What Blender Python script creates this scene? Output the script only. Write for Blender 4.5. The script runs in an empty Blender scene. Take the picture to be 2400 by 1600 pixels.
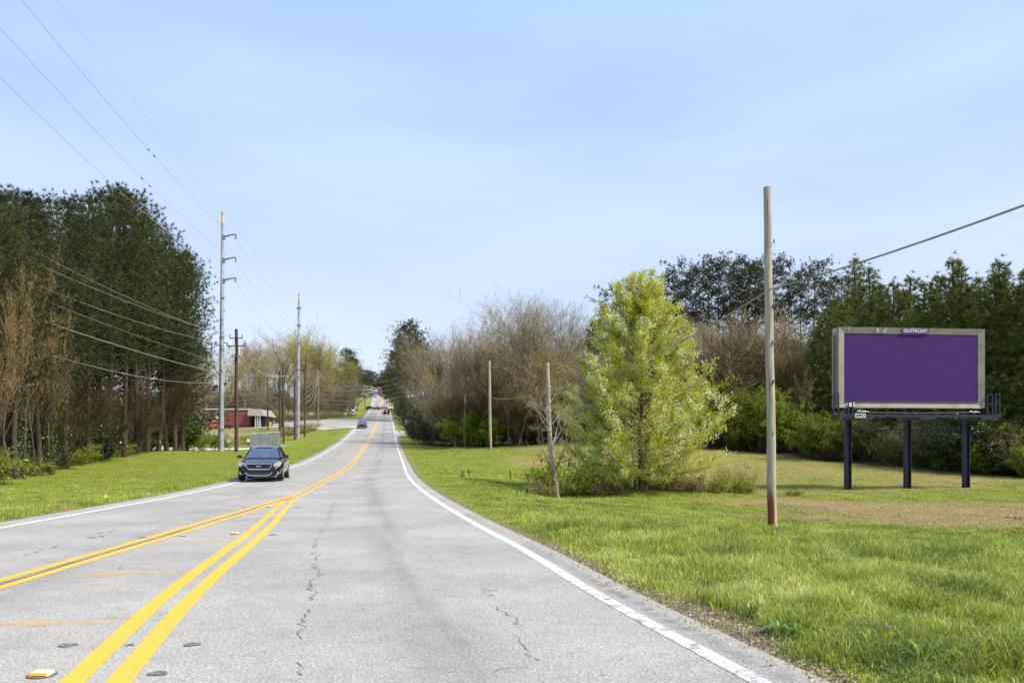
import bpy, math, random
import numpy as np
from mathutils import Vector, Matrix, Euler

# ------------------------------------------------------------------ camera, sky, sun, exposure
C = bpy.context.scene.collection
S = bpy.context.scene
F, CX, CYH, EYE = 1900.0, 1200.0, 1058.0, 1.37
cam = bpy.data.cameras.new('camera'); cam_o = bpy.data.objects.new('camera', cam); C.objects.link(cam_o)
cam.sensor_width = 36; cam.lens = F / 2400 * 36; cam.shift_y = (CYH - 800) / 2400
cam.clip_start = 0.1; cam.clip_end = 4000
cam_o.location = (0, 0, EYE); cam_o.rotation_euler = (math.radians(90), 0, 0)
S.camera = cam_o
S.view_settings.view_transform = 'Standard'; S.view_settings.look = 'None'
S.view_settings.exposure = 0.52; S.view_settings.gamma = 1
SUN_EL, SUN_AZ = math.radians(50), math.radians(112)      # azimuth clockwise from +Y (view direction)
W = bpy.data.worlds.new('World'); S.world = W; W.use_nodes = True
nt = W.node_tree; bg = nt.nodes['Background']
sky = nt.nodes.new('ShaderNodeTexSky'); sky.sky_type = 'NISHITA'; sky.sun_disc = False
sky.sun_elevation = SUN_EL; sky.sun_rotation = SUN_AZ; sky.air_density = 1.0; sky.dust_density = 1.2; sky.ozone_density = 1.5
tc = nt.nodes.new('ShaderNodeTexCoord')
mp = nt.nodes.new('ShaderNodeMapping'); mp.inputs['Scale'].default_value = (1.1, 1.3, 5.5); mp.inputs['Rotation'].default_value = (0.25, 0.12, 0.5)
nz = nt.nodes.new('ShaderNodeTexNoise'); nz.inputs['Scale'].default_value = 1.7; nz.inputs['Detail'].default_value = 5; nz.inputs['Roughness'].default_value = 0.5
nt.links.new(tc.outputs['Generated'], mp.inputs['Vector']); nt.links.new(mp.outputs[0], nz.inputs['Vector'])
rp = nt.nodes.new('ShaderNodeMapRange'); rp.inputs['From Min'].default_value = 0.32; rp.inputs['From Max'].default_value = 0.68
rp.inputs['To Min'].default_value = 0.6; rp.inputs['To Max'].default_value = 0.8
nt.links.new(nz.outputs['Fac'], rp.inputs['Value'])
mx = nt.nodes.new('ShaderNodeMix'); mx.data_type = 'RGBA'
mx.inputs[7].default_value = (6.0, 7.9, 11.6, 1)           # thin high cloud veil
sz = nt.nodes.new('ShaderNodeSeparateXYZ'); nt.links.new(tc.outputs['Generated'], sz.inputs[0])
ez = nt.nodes.new('ShaderNodeMapRange'); ez.inputs['From Min'].default_value = 0.0; ez.inputs['From Max'].default_value = 0.5; nt.links.new(sz.outputs[2], ez.inputs['Value'])
vc = nt.nodes.new('ShaderNodeMix'); vc.data_type = 'RGBA'; vc.inputs[6].default_value = (7.3, 7.6, 8.5, 1); vc.inputs[7].default_value = (4.4, 6.3, 10.2, 1)
nt.links.new(ez.outputs[0], vc.inputs[0]); nt.links.new(vc.outputs[2], mx.inputs[7])
nt.links.new(rp.outputs[0], mx.inputs[0]); nt.links.new(sky.outputs[0], mx.inputs[6])
nt.links.new(mx.outputs[2], bg.inputs['Color']); bg.inputs['Strength'].default_value = 0.095
sun = bpy.data.lights.new('sun', 'SUN'); sun.energy = 4.2; sun.angle = math.radians(9); sun.color = (1, 0.91, 0.76)
sun_o = bpy.data.objects.new('sun', sun); C.objects.link(sun_o)
sd = Vector((math.sin(SUN_AZ) * math.cos(SUN_EL), math.cos(SUN_AZ) * math.cos(SUN_EL), math.sin(SUN_EL)))
sun_o.rotation_euler = (-sd).to_track_quat('-Z', 'Y').to_euler()

# ------------------------------------------------------------------ helpers
def P(px, py, d): return Vector(((px - CX) / F * d, d, EYE + (CYH - py) / F * d))
def tag(o, label=None, cat=None, group=None, kind=None):
    if label: o['label'] = label
    if cat: o['category'] = cat
    if group: o['group'] = group
    if kind: o['kind'] = kind
    return o
def empty(name, loc=(0, 0, 0), rz=0, label=None, cat=None, group=None):
    o = bpy.data.objects.new(name, None); C.objects.link(o); o.location = loc; o.rotation_euler = (0, 0, rz)
    return tag(o, label, cat, group)
def np_mesh(name, V, Fa, mats, smooth=False, attrs=None, uv=None):
    V = np.asarray(V, dtype=np.float32); Fa = np.asarray(Fa, dtype=np.int32); n, k = Fa.shape
    me = bpy.data.meshes.new(name)
    me.vertices.add(len(V)); me.vertices.foreach_set('co', V.ravel())
    me.loops.add(n * k); me.loops.foreach_set('vertex_index', Fa.ravel())
    me.polygons.add(n); me.polygons.foreach_set('loop_start', np.arange(0, n * k, k, dtype=np.int32))
    me.polygons.foreach_set('loop_total', np.full(n, k, dtype=np.int32))
    if smooth: me.polygons.foreach_set('use_smooth', np.ones(n, dtype=bool))
    me.update(calc_edges=True)
    for a, v in (attrs or {}).items():
        at = me.attributes.new(a, 'FLOAT', 'POINT'); at.data.foreach_set('value', np.asarray(v, dtype=np.float32))
    if uv is not None:
        l = me.uv_layers.new(name='UVMap'); l.data.foreach_set('uv', np.asarray(uv, dtype=np.float32)[Fa.ravel()].ravel())
    for m in (mats if isinstance(mats, (list, tuple)) else [mats]): me.materials.append(m)
    return me
def link(name, me, parent=None, loc=None):
    o = bpy.data.objects.new(name, me); C.objects.link(o)
    if parent: o.parent = parent
    if loc is not None: o.location = loc
    return o
class MB:
    """collects boxes, bars, tubes into one mesh"""
    def __init__(s): s.v = []; s.f = []
    def add(s, v, f):
        b = len(s.v); s.v += [tuple(p) for p in v]; s.f += [tuple(i + b for i in q) for q in f]; return s
    def box(s, c, d, rot=None, taper=1.0):
        hx, hy, hz = d[0] / 2, d[1] / 2, d[2] / 2; c = Vector(c)
        vs = []
        for sz in (-1, 1):
            t = taper if sz > 0 else 1
            for sx, sy in ((-1, -1), (1, -1), (1, 1), (-1, 1)): vs.append(Vector((sx * hx * t, sy * hy * t, sz * hz)))
        if rot is not None:
            m = Euler(rot).to_matrix(); vs = [m @ p for p in vs]
        return s.add([p + c for p in vs], [(3, 2, 1, 0), (4, 5, 6, 7), (0, 1, 5, 4), (1, 2, 6, 5), (2, 3, 7, 6), (3, 0, 4, 7)])
    def tube(s, pts, r, n=8, cap=True):
        pts = [Vector(p) for p in pts]; rs = r if isinstance(r, (list, tuple)) else [r] * len(pts)
        vs = []; fs = []
        for i, p in enumerate(pts):
            t = (pts[min(i + 1, len(pts) - 1)] - pts[max(i - 1, 0)]).normalized()
            a = t.cross(Vector((0, 0, 1)) if abs(t.z) < 0.9 else Vector((0, 1, 0))).normalized(); b = a.cross(t)
            for j in range(n):
                th = 2 * math.pi * j / n; vs.append(p + (a * math.cos(th) + b * math.sin(th)) * rs[i])
        for i in range(len(pts) - 1):
            for j in range(n):
                k = (j + 1) % n; fs.append((i * n + j, i * n + k, (i + 1) * n + k, (i + 1) * n + j))
        if cap:
            fs.append(tuple(range(n))); fs.append(tuple((len(pts) - 1) * n + j for j in reversed(range(n))))
        return s.add(vs, fs)
    def poly(s, pts, depth):   # pts in order; extruded by vector depth
        d = Vector(depth); a = [Vector(p) for p in pts]; n = len(a)
        return s.add(a + [p + d for p in a], [tuple(range(n)), tuple(reversed(range(n, 2 * n)))] +
                     [(i, (i + 1) % n, (i + 1) % n + n, i + n)[::-1] for i in range(n)])
    def build(s, name, m, parent=None, smooth=False, bevel=0, loc=None):
        me = bpy.data.meshes.new(name); me.from_pydata(s.v, [], s.f); me.materials.append(m)
        if smooth: me.polygons.foreach_set('use_smooth', [True] * len(me.polygons))
        me.update(); o = link(name, me, parent, loc)
        if smooth:
            try: me.set_sharp_from_angle(angle=math.radians(40))
            except Exception: pass
        if bevel:
            b = o.modifiers.new('bevel', 'BEVEL'); b.width = bevel; b.segments = 2; b.limit_method = 'ANGLE'
        return o
def node(t, ty, **kw):
    n = t.nodes.new(ty)
    for k, v in kw.items():
        if k in n.inputs: n.inputs[k].default_value = v
        else: setattr(n, k, v)
    return n
def newmat(name):
    m = bpy.data.materials.new(name); m.use_nodes = True; return m, m.node_tree, m.node_tree.nodes['Principled BSDF']
def plain(name, col, rough=0.6, metal=0, var=0.12, scale=6, bump=0, coat=0, spec=None):
    """procedural: base colour broken by noise"""
    m, t, b = newmat(name)
    tcn = node(t, 'ShaderNodeTexCoord'); n = node(t, 'ShaderNodeTexNoise', Scale=scale, Detail=4)
    t.links.new(tcn.outputs['Object'], n.inputs['Vector'])
    r = node(t, 'ShaderNodeValToRGB'); t.links.new(n.outputs['Fac'], r.inputs[0])
    r.color_ramp.elements[0].position = .3; r.color_ramp.elements[1].position = .7
    r.color_ramp.elements[0].color = tuple(c * (1 - var) for c in col) + (1,)
    r.color_ramp.elements[1].color = tuple(min(1, c * (1 + var)) for c in col) + (1,)
    t.links.new(r.outputs[0], b.inputs['Base Color']); b.inputs['Roughness'].default_value = rough; b.inputs['Metallic'].default_value = metal
    if coat: b.inputs['Coat Weight'].default_value = coat; b.inputs['Coat Roughness'].default_value = 0.04; b.inputs['Coat IOR'].default_value = 1.5
    if spec is not None: b.inputs['Specular IOR Level'].default_value = spec
    if bump:
        bp = node(t, 'ShaderNodeBump', Strength=bump); t.links.new(n.outputs['Fac'], bp.inputs['Height']); t.links.new(bp.outputs[0], b.inputs['Normal'])
    return m
def ramp(t, stops):
    r = node(t, 'ShaderNodeValToRGB'); e = r.color_ramp.elements
    while len(e) < len(stops): e.new(0.5)
    for i, (p, c) in enumerate(stops): e[i].position = p; e[i].color = tuple(c) + (1,) if len(c) == 3 else c
    return r
def foliage(name, stops, transl=0.35, rough=0.55, objvar=0.35, spec=0.25):
    m, t, b = newmat(name)
    a = node(t, 'ShaderNodeAttribute', attribute_name='rnd'); r = ramp(t, stops); t.links.new(a.outputs['Fac'], r.inputs[0])
    oi = node(t, 'ShaderNodeObjectInfo'); mr = node(t, 'ShaderNodeMapRange'); t.links.new(oi.outputs['Random'], mr.inputs['Value'])
    mr.inputs['To Min'].default_value = 1 - objvar; mr.inputs['To Max'].default_value = 1 + objvar
    hs = node(t, 'ShaderNodeHueSaturation'); t.links.new(mr.outputs[0], hs.inputs['Value']); t.links.new(r.outputs[0], hs.inputs['Color'])
    m2 = node(t, 'ShaderNodeMath', operation='MULTIPLY_ADD'); m2.inputs[1].default_value = 0.03; m2.inputs[2].default_value = 0.485
    fr = node(t, 'ShaderNodeMath', operation='FRACT'); ml = node(t, 'ShaderNodeMath', operation='MULTIPLY'); ml.inputs[1].default_value = 7.13
    t.links.new(oi.outputs['Random'], ml.inputs[0]); t.links.new(ml.outputs[0], fr.inputs[0]); t.links.new(fr.outputs[0], m2.inputs[0]); t.links.new(m2.outputs[0], hs.inputs['Hue'])
    t.links.new(hs.outputs[0], b.inputs['Base Color']); b.inputs['Roughness'].default_value = rough; b.inputs['Specular IOR Level'].default_value = spec
    if transl:
        tr = node(t, 'ShaderNodeBsdfTranslucent'); t.links.new(hs.outputs[0], tr.inputs['Color'])
        ms = node(t, 'ShaderNodeMixShader'); ms.inputs[0].default_value = transl
        t.links.new(b.outputs[0], ms.inputs[1]); t.links.new(tr.outputs[0], ms.inputs[2])
        t.links.new(ms.outputs[0], t.nodes['Material Output'].inputs['Surface'])
    return m

# ------------------------------------------------------------------ road line functions (y = metres ahead)
def pchip(xs, ys):
    x = np.array(xs, float); y = np.array(ys, float); h = np.diff(x); dl = np.diff(y) / h
    m = np.zeros(len(x)); m[0] = dl[0]; m[-1] = dl[-1]
    for i in range(1, len(x) - 1):
        if dl[i - 1] * dl[i] > 0:
            w1 = 2 * h[i] + h[i - 1]; w2 = h[i] + 2 * h[i - 1]; m[i] = (w1 + w2) / (w1 / dl[i - 1] + w2 / dl[i])
    def f(q):
        q = np.asarray(q, float); i = np.clip(np.searchsorted(x, q) - 1, 0, len(x) - 2); t = (q - x[i]) / h[i]
        tt = np.clip(t, -1e9, 1e9); H = h[i]
        r = (2 * tt**3 - 3 * tt**2 + 1) * y[i] + (tt**3 - 2 * tt**2 + tt) * H * m[i] + (-2 * tt**3 + 3 * tt**2) * y[i + 1] + (tt**3 - tt**2) * H * m[i + 1]
        r = np.where(q < x[0], y[0] + (q - x[0]) * m[0], r); return np.where(q > x[-1], y[-1] + (q - x[-1]) * m[-1], r)
    return f
R = pchip([-60, 0, 22, 34.6, 60, 97, 152, 216, 279, 330, 400, 420, 600, 2000], [0, 0, 0.0, 0.15, .65, 2.2, 5.8, 10.2, 14.9, 19.7, 28.2, 28.8, 29, 29])
XR = pchip([-30, 0, 4.8, 7.44, 11.54, 14.7, 22.6, 34.6, 60, 97, 152, 232, 310, 400, 700], [9.2, 2.55, 1.48, .89, .12, -.56, -2.1, -4.3, -8.1, -13.8, -22.2, -34.7, -46.9, -60.2, -106])
XY = pchip([-30, 0, 4.8, 7.44, 13.56, 23.9, 34.6, 47, 60, 97, 152, 232, 279, 326, 400, 700], [6, -1.3, -2.47, -3.1, -4.28, -6.42, -7.9, -9.6, -11.7, -17.4, -25.7, -38.3, -45.7, -52.8, -63.9, -110])
XY2 = pchip([-30, 0, 8.4, 13.1, 23.9, 30], [-2.2, -4.65, -5.3, -5.66, -6.62, -7.25])
XL = pchip([-30, 0, 14.5, 21, 34, 48, 76, 97, 152, 232, 279, 326, 400, 700], [-6, -8.0, -9.2, -9.9, -11.3, -13.2, -17.6, -20.8, -29.1, -41.9, -49.3, -56.5, -68, -114])
ER, EL = 0.42, 0.6        # pavement beyond the line centres
def PR(y): return XR(y) + ER
def PL(y): return XL(y) - EL

# terrain: thin-plate spline through surveyed points
pts = [P(*q) for q in [(0,1127,36),(255,1077,60),(390,1057,75),(518,1057,92),(575,1059,84),(661,1047,128),(699,1029,151),(628,1013,165),(500,1003,190),(620,999,197),
  (774,972,270),(820,966,300),(860,935,385),(760,965,300),(1811,1241,19.5),(1503,1150,35),(1307,1168,32),(1291,1117,50),(1149,1052,75),(1088,1046,84),
  (1987,1149,40),(2126,1147,40.5),(2262,1141,41),(2400,1122,46),(1900,1083,57),(1700,1057,66),(1400,1034,72),(1340,1038,72),(1000,1047,92),(1240,1046,80),(600,1052,108),(470,1040,120)]]
cp = [tuple(p) for p in pts] + [(6,8,-.22),(13,12,-.45),(3.4,0,-.1),(8,-20,-.2),(25,10,-.6),(25,25,-.6),(40,110,4.5),(80,80,3),(80,30,0),(20,150,7.5),(0,210,11),(60,250,13),(-20,300,17.5),
  (-60,20,0.2),(-100,60,1),(-150,150,4),(-200,300,14),(-150,400,26),(-14,0,-.1),(-14,12,-.05),(-20,22,0),(-80,110,1.5),(-95,175,6.5),(0,400,28.5),(100,450,29),(-80,560,29),(-260,500,29),(60,600,29)]
for yy in (-30, 0, 15, 30, 45, 60, 80, 100, 125, 152, 185, 216, 250, 279, 330, 365, 400, 430, 520):
    for fx, s in ((PR, 1.2), (PL, -1.2)): cp.append((float(fx(yy)) + s, yy, float(R(yy)) - .06))
cp = np.array(cp); N = len(cp)
def tk(r2): return np.where(r2 > 1e-9, 0.5 * r2 * np.log(r2 + 1e-12), 0)
A = np.zeros((N + 3, N + 3)); d2 = ((cp[:, None, :2] - cp[None, :, :2])**2).sum(-1); A[:N, :N] = tk(d2) + np.eye(N) * 4.0
A[:N, N] = 1; A[:N, N + 1:] = cp[:, :2]; A[N, :N] = 1; A[N + 1:, :N] = cp[:, :2].T
wt = np.linalg.solve(A, np.concatenate([cp[:, 2], np.zeros(3)]))
def sst(a, b, x): t = np.clip((x - a) / (b - a), 0, 1); return t * t * (3 - 2 * t)
def G(x, y):
    x = np.atleast_1d(np.asarray(x, float)); y = np.atleast_1d(np.asarray(y, float)); z = np.zeros(x.shape)
    q = np.stack([x.ravel(), y.ravel()], 1); out = np.empty(len(q))
    for i in range(0, len(q), 20000):
        c = q[i:i + 20000]; out[i:i + 20000] = tk(((c[:, None] - cp[None, :, :2])**2).sum(-1)) @ wt[:N] + wt[N] + c @ wt[N + 1:]
    z = out.reshape(x.shape)
    off = np.maximum(x - PR(y), PL(y) - x)
    far = sst(120, 260, off); z = z * (1 - far) + (R(y) * 0.92) * far
    fy = sst(420, 560, y); z = z * (1 - fy) + 29 * fy
    b = (.05 * np.sin(x * .9 + y * .31) * np.sin(y * .7 - x * .2) + .025 * np.sin(x * 2.3 - y * 1.1) * np.sin(y * 1.9 + 1.3)) * sst(1.0, 5, off)
    w = sst(0.3, 5.0, off); z = (z + b) * w + (R(y) - .02) * (1 - w)
    return np.where(off < 0, R(y) - .12, z)
def Gz(x, y): return float(G(x, y)[0])
def on(px, d): x = (px - CX) / F * d; return Vector((x, d, Gz(x, d)))
# ------------------------------------------------------------------ zones on the ground
WLx = pchip([-40, 15, 36, 60, 66, 75, 90, 100], [-17, -19, -22.9, -29.9, -30.6, -32.2, -33.5, -60])    # edge of the left wood: x at y
WRy = pchip([-30, -14, -9.7, -2, 3.6, 9, 13, 17.5, 21.5, 29, 45], [150, 118, 93, 81, 79, 79, 74, 66, 58.5, 47, 41])        # front of the right wood: y at x
def vnoise(x, y, s, seed=0):
    x = x / s + seed * 17.3; y = y / s - seed * 9.1
    xi = np.floor(x).astype(np.int64); yi = np.floor(y).astype(np.int64); fx = x - xi; fy = y - yi
    fx = fx * fx * (3 - 2 * fx); fy = fy * fy * (3 - 2 * fy)
    def h(a, b): n = (a * 374761393 + b * 668265263 + seed * 1442695) & 0x7fffffff; n = ((n ^ (n >> 13)) * 1274126177) & 0x7fffffff; return ((n ^ (n >> 16)) & 0xffff) / 65535.0
    return (h(xi, yi) * (1 - fx) + h(xi + 1, yi) * fx) * (1 - fy) + (h(xi, yi + 1) * (1 - fx) + h(xi + 1, yi + 1) * fx) * fy
def fbm(x, y, s, seed=0): return (vnoise(x, y, s, seed) * 4 + vnoise(x, y, s / 2.1, seed + 1) * 2 + vnoise(x, y, s / 4.3, seed + 2)) / 7
def zone_dry(x, y):
    x = np.asarray(x, float); y = np.asarray(y, float); n = fbm(x, y, 3.2, 3) - .5; n2 = fbm(x, y, .9, 8) - .5; w = n * 5 + (fbm(x, y, 9.0, 14) - .5) * 9 + (x - 12) * .09
    d = sst(19.5, 21.8, y + w) * (1 - sst(30.0, 33.0, y + w)) * sst(4.0, 8.5, x + w * 1.2 + (y - 27) * .25) * 1.0
    d2 = sst(33, 37, y + w) * sst(5.5, 9, x + w) * (.62 + n * 1.3); green = sst(34, 35.5, y) * (1 - sst(38, 40.5, y)) * sst(15, 19, x) * .6
    d = np.maximum(d, d2 - green)
    d = np.maximum(d, sst(55, 60, y + w) * (1 - sst(67, 71, y + w)) * sst(-3, 1, x + w) * (1 - sst(4.5, 7, x)) * .85)
    d = np.maximum(d, sst(14.5, 20, x + w) * sst(11, 16, y + w) * (1 - sst(24, 30, y)) * .35)
    lf = x < PL(y) - 1
    d = np.maximum(d, np.where(lf & (y > 97), sst(97, 112, y + w * 2) * (1 - sst(240, 270, y)) * sst(8, 14, PL(y) - x + w * 2) * .85, 0))
    far = sst(60, 200, y) * .18
    return np.clip(d + n2 * .25 + far - .02, 0, 1)
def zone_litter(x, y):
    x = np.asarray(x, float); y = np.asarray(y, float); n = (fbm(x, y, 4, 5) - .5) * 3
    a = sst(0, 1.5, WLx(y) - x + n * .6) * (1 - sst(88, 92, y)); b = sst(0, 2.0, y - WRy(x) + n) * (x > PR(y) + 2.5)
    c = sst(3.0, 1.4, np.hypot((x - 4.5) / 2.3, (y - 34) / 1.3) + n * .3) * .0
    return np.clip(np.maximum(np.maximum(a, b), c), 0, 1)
def zone_dirt(x, y):      # bare earth at the pavement edge
    x = np.asarray(x, float); y = np.asarray(y, float); off = x - PR(y); n = fbm(x, y, .5, 11)
    a = sst(.05, .14, off) * (1 - sst(.32, .6, off + (n - .5) * .7)) * sst(5.0, 5.9, y) * (1 - sst(7.0, 9.0, y))
    e = (1 - sst(.12, .3, off + (n - .5) * .35)) * (off > -.2) * .9
    l = (1 - sst(.1, .35, (PL(y) - x) + (n - .5) * .4)) * (PL(y) - x > -.2) * .9
    return np.clip(np.maximum(np.maximum(a, e), l), 0, 1)

# ground sheet
ys = np.concatenate([np.arange(-40, -2, 4), np.arange(-2, 40, .5), np.arange(40, 110, 1.0), np.arange(110, 440, 4.0), np.arange(440, 700, 20), np.array([750, 900, 1200, 1600, 2200])])
offs = np.concatenate([np.arange(0, 3, .25), np.arange(3, 24, .6), np.arange(24, 60, 1.5), np.arange(60, 130, 5), np.array([140, 170, 220, 300, 450, 700, 1100, 1600])])
cols = []
for s in offs[::-1]: cols.append(PL(ys) - s - .0)
nl = len(cols)
for t in (.02, .5, .98): cols.append(PL(ys) + t * (PR(ys) - PL(ys)))
for s in offs: cols.append(PR(ys) + s)
X_ = np.stack(cols, 1); Y_ = np.repeat(ys[:, None], X_.shape[1], 1); Z_ = G(X_, Y_)
nr, nc = X_.shape; idx = np.arange(nr * nc).reshape(nr, nc)
Fg = np.stack([idx[:-1, :-1], idx[:-1, 1:], idx[1:, 1:], idx[1:, :-1]], -1).reshape(-1, 4)
m, t, b = newmat('ground_turf')
tcn = node(t, 'ShaderNodeTexCoord')
def noi(sc, det=5, ro=.6, src=None, t=t, tcn=tcn):
    n = node(t, 'ShaderNodeTexNoise', Scale=sc, Detail=det, Roughness=ro); t.links.new(src or tcn.outputs['Object'], n.inputs['Vector']); return n
def mixc(t, f, a, b_):
    x = node(t, 'ShaderNodeMix', data_type='RGBA'); 
    for s, i in ((f, 0), (a, 6), (b_, 7)):
        if isinstance(s, (tuple, float, int)): x.inputs[i].default_value = s if not isinstance(s, tuple) else (s + (1,) if len(s) == 3 else s)
        else: t.links.new(s, x.inputs[i])
    return x.outputs[2]
g1 = noi(.35); g2 = noi(2.6, 6, .7); g3 = noi(14, 5, .75)
rg = ramp(t, [(.3, (.15, .19, .022)), (.5, (.205, .245, .028)), (.7, (.27, .29, .04))]); t.links.new(g2.outputs['Fac'], rg.inputs[0])
rg2 = ramp(t, [(.32, (.10, .15, .02)), (.5, (.2, .235, .028)), (.68, (.26, .27, .045))]); t.links.new(g3.outputs['Fac'], rg2.inputs[0])
green = mixc(t, .55, rg.outputs[0], rg2.outputs[0])
rd = ramp(t, [(.3, (.17, .125, .045)), (.5, (.31, .235, .10)), (.7, (.45, .35, .175))]); t.links.new(g3.outputs['Fac'], rd.inputs[0])
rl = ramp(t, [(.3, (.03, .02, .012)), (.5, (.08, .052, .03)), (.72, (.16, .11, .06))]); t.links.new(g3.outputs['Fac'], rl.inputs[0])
re_ = ramp(t, [(.3, (.12, .08, .05)), (.5, (.26, .2, .15)), (.72, (.42, .36, .3))]); t.links.new(g3.outputs['Fac'], re_.inputs[0])
ad = node(t, 'ShaderNodeAttribute', attribute_name='dry'); al = node(t, 'ShaderNodeAttribute', attribute_name='litter'); ae = node(t, 'ShaderNodeAttribute', attribute_name='dirt')
def edge(a, nn, w=.5):
    mr = node(t, 'ShaderNodeMath', operation='MULTIPLY_ADD'); t.links.new(nn.outputs['Fac'], mr.inputs[0]); mr.inputs[1].default_value = w; mr.inputs[2].default_value = -w / 2
    sm = node(t, 'ShaderNodeMath', operation='ADD'); sm.use_clamp = True; t.links.new(a.outputs['Fac'], sm.inputs[0]); t.links.new(mr.outputs[0], sm.inputs[1])
    return sm.outputs[0]
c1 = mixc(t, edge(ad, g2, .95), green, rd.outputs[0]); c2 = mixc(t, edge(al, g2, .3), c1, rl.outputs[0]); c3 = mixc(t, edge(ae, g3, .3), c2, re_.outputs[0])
t.links.new(c3, b.inputs['Base Color']); b.inputs['Roughness'].default_value = .95; b.inputs['Specular IOR Level'].default_value = .1
bp = node(t, 'ShaderNodeBump', Strength=.7, Distance=.12); t.links.new(g3.outputs['Fac'], bp.inputs['Height']); t.links.new(bp.outputs[0], b.inputs['Normal'])
me = np_mesh('ground', np.stack([X_, Y_, Z_], -1).reshape(-1, 3), Fg, m, smooth=True,
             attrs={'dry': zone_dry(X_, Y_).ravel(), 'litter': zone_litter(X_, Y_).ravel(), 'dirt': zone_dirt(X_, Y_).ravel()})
tag(link('ground', me), 'rolling green and straw coloured verge and field', kind='structure')

# road sheet
yr = np.concatenate([np.arange(-30, 60, 1.0), np.arange(60, 200, 2.0), np.arange(200, 440, 2.5), np.arange(440, 700, 20)])
def strip(name, fa, fb, y0, y1, dz, mat, ncol=2, uvc=None, extra=None):
    yy = np.unique(np.concatenate([[y0, y1], yr[(yr > y0) & (yr < y1)], extra if extra is not None else []]))
    xa, xb = fa(yy), fb(yy); tt = np.linspace(0, 1, ncol); X = xa[:, None] + (xb - xa)[:, None] * tt; Y = np.repeat(yy[:, None], ncol, 1)
    Z = np.interp(Y, yr, R(yr)) + dz; i = np.arange(X.size).reshape(X.shape)
    f = np.stack([i[:-1, :-1], i[:-1, 1:], i[1:, 1:], i[1:, :-1]], -1).reshape(-1, 4)
    uv = np.stack([(X - XR(Y)), Y], -1).reshape(-1, 2)
    return np_mesh(name, np.stack([X, Y, Z], -1).reshape(-1, 3), f, mat, uv=uv)
m, t, b = newmat('worn_asphalt'); tcn = node(t, 'ShaderNodeTexCoord')
n1 = noi(46, 3, .8, t=t, tcn=tcn); n2 = noi(.5, 5, .6, t=t, tcn=tcn); n3 = noi(5, 5, .65, t=t, tcn=tcn)
vo = node(t, 'ShaderNodeTexVoronoi', Scale=26); t.links.new(tcn.outputs['Object'], vo.inputs['Vector'])
r1 = ramp(t, [(.30, (.13, .12, .105)), (.43, (.285, .27, .246)), (.57, (.385, .366, .336)), (.70, (.68, .66, .61))]); t.links.new(n1.outputs['Fac'], r1.inputs[0])
rv = ramp(t, [(0, (.55, .55, .55)), (.25, (1, 1, 1)), (1, (1.1, 1.1, 1.1))]); t.links.new(vo.outputs['Distance'], rv.inputs[0])
r2 = ramp(t, [(.3, (.78, .78, .775)), (.7, (1.12, 1.11, 1.09))]); t.links.new(n2.outputs['Fac'], r2.inputs[0])
r3 = ramp(t, [(.28, (.86, .855, .85)), (.5, (1, 1, 1)), (.75, (1.06, 1.06, 1.06))]); t.links.new(n3.outputs['Fac'], r3.inputs[0])
def mulc(a, b_, f=1.0):
    x = node(t, 'ShaderNodeMix', data_type='RGBA', blend_type='MULTIPLY'); x.inputs[0].default_value = f; t.links.new(a, x.inputs[6]); t.links.new(b_, x.inputs[7]); return x.outputs[2]
base = mulc(mulc(mulc(r1.outputs[0], rv.outputs[0]), r2.outputs[0]), r3.outputs[0])
# oil band down the middle of each lane, wheel tracks lighter (lateral metres in UV.x)
uvn = node(t, 'ShaderNodeUVMap'); sp = node(t, 'ShaderNodeSeparateXYZ'); t.links.new(uvn.outputs[0], sp.inputs[0])
mpn = node(t, 'ShaderNodeMapping'); mpn.inputs['Scale'].default_value = (1.6, .09, 1); t.links.new(uvn.outputs[0], mpn.inputs['Vector'])
ns = node(t, 'ShaderNodeTexNoise', Scale=1.6, Detail=5); t.links.new(mpn.outputs[0], ns.inputs['Vector'])
def band(cx, w, k):
    s = node(t, 'ShaderNodeMath', operation='SUBTRACT'); t.links.new(sp.outputs[0], s.inputs[0]); s.inputs[1].default_value = cx
    a = node(t, 'ShaderNodeMath', operation='ABSOLUTE'); t.links.new(s.outputs[0], a.inputs[0])
    mr = node(t, 'ShaderNodeMapRange', interpolation_type='SMOOTHSTEP'); t.links.new(a.outputs[0], mr.inputs['Value']); mr.inputs['From Min'].default_value = 0; mr.inputs['From Max'].default_value = w
    mr.inputs['To Min'].default_value = k; mr.inputs['To Max'].default_value = 0
    q = node(t, 'ShaderNodeMapRange'); t.links.new(ns.outputs['Fac'], q.inputs['Value']); q.inputs['From Min'].default_value = .34; q.inputs['From Max'].default_value = .62
    ml = node(t, 'ShaderNodeMath', operation='MULTIPLY'); t.links.new(mr.outputs[0], ml.inputs[0]); t.links.new(q.outputs[0], ml.inputs[1]); return ml.outputs[0]
b1 = band(-1.75, .62, .34); b2 = band(-5.7, .7, .2)
sm = node(t, 'ShaderNodeMath', operation='ADD'); t.links.new(b1, sm.inputs[0]); t.links.new(b2, sm.inputs[1])
b3 = band(.2, .14, .8); sm2 = node(t, 'ShaderNodeMath', operation='ADD'); t.links.new(sm.outputs[0], sm2.inputs[0])
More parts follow.
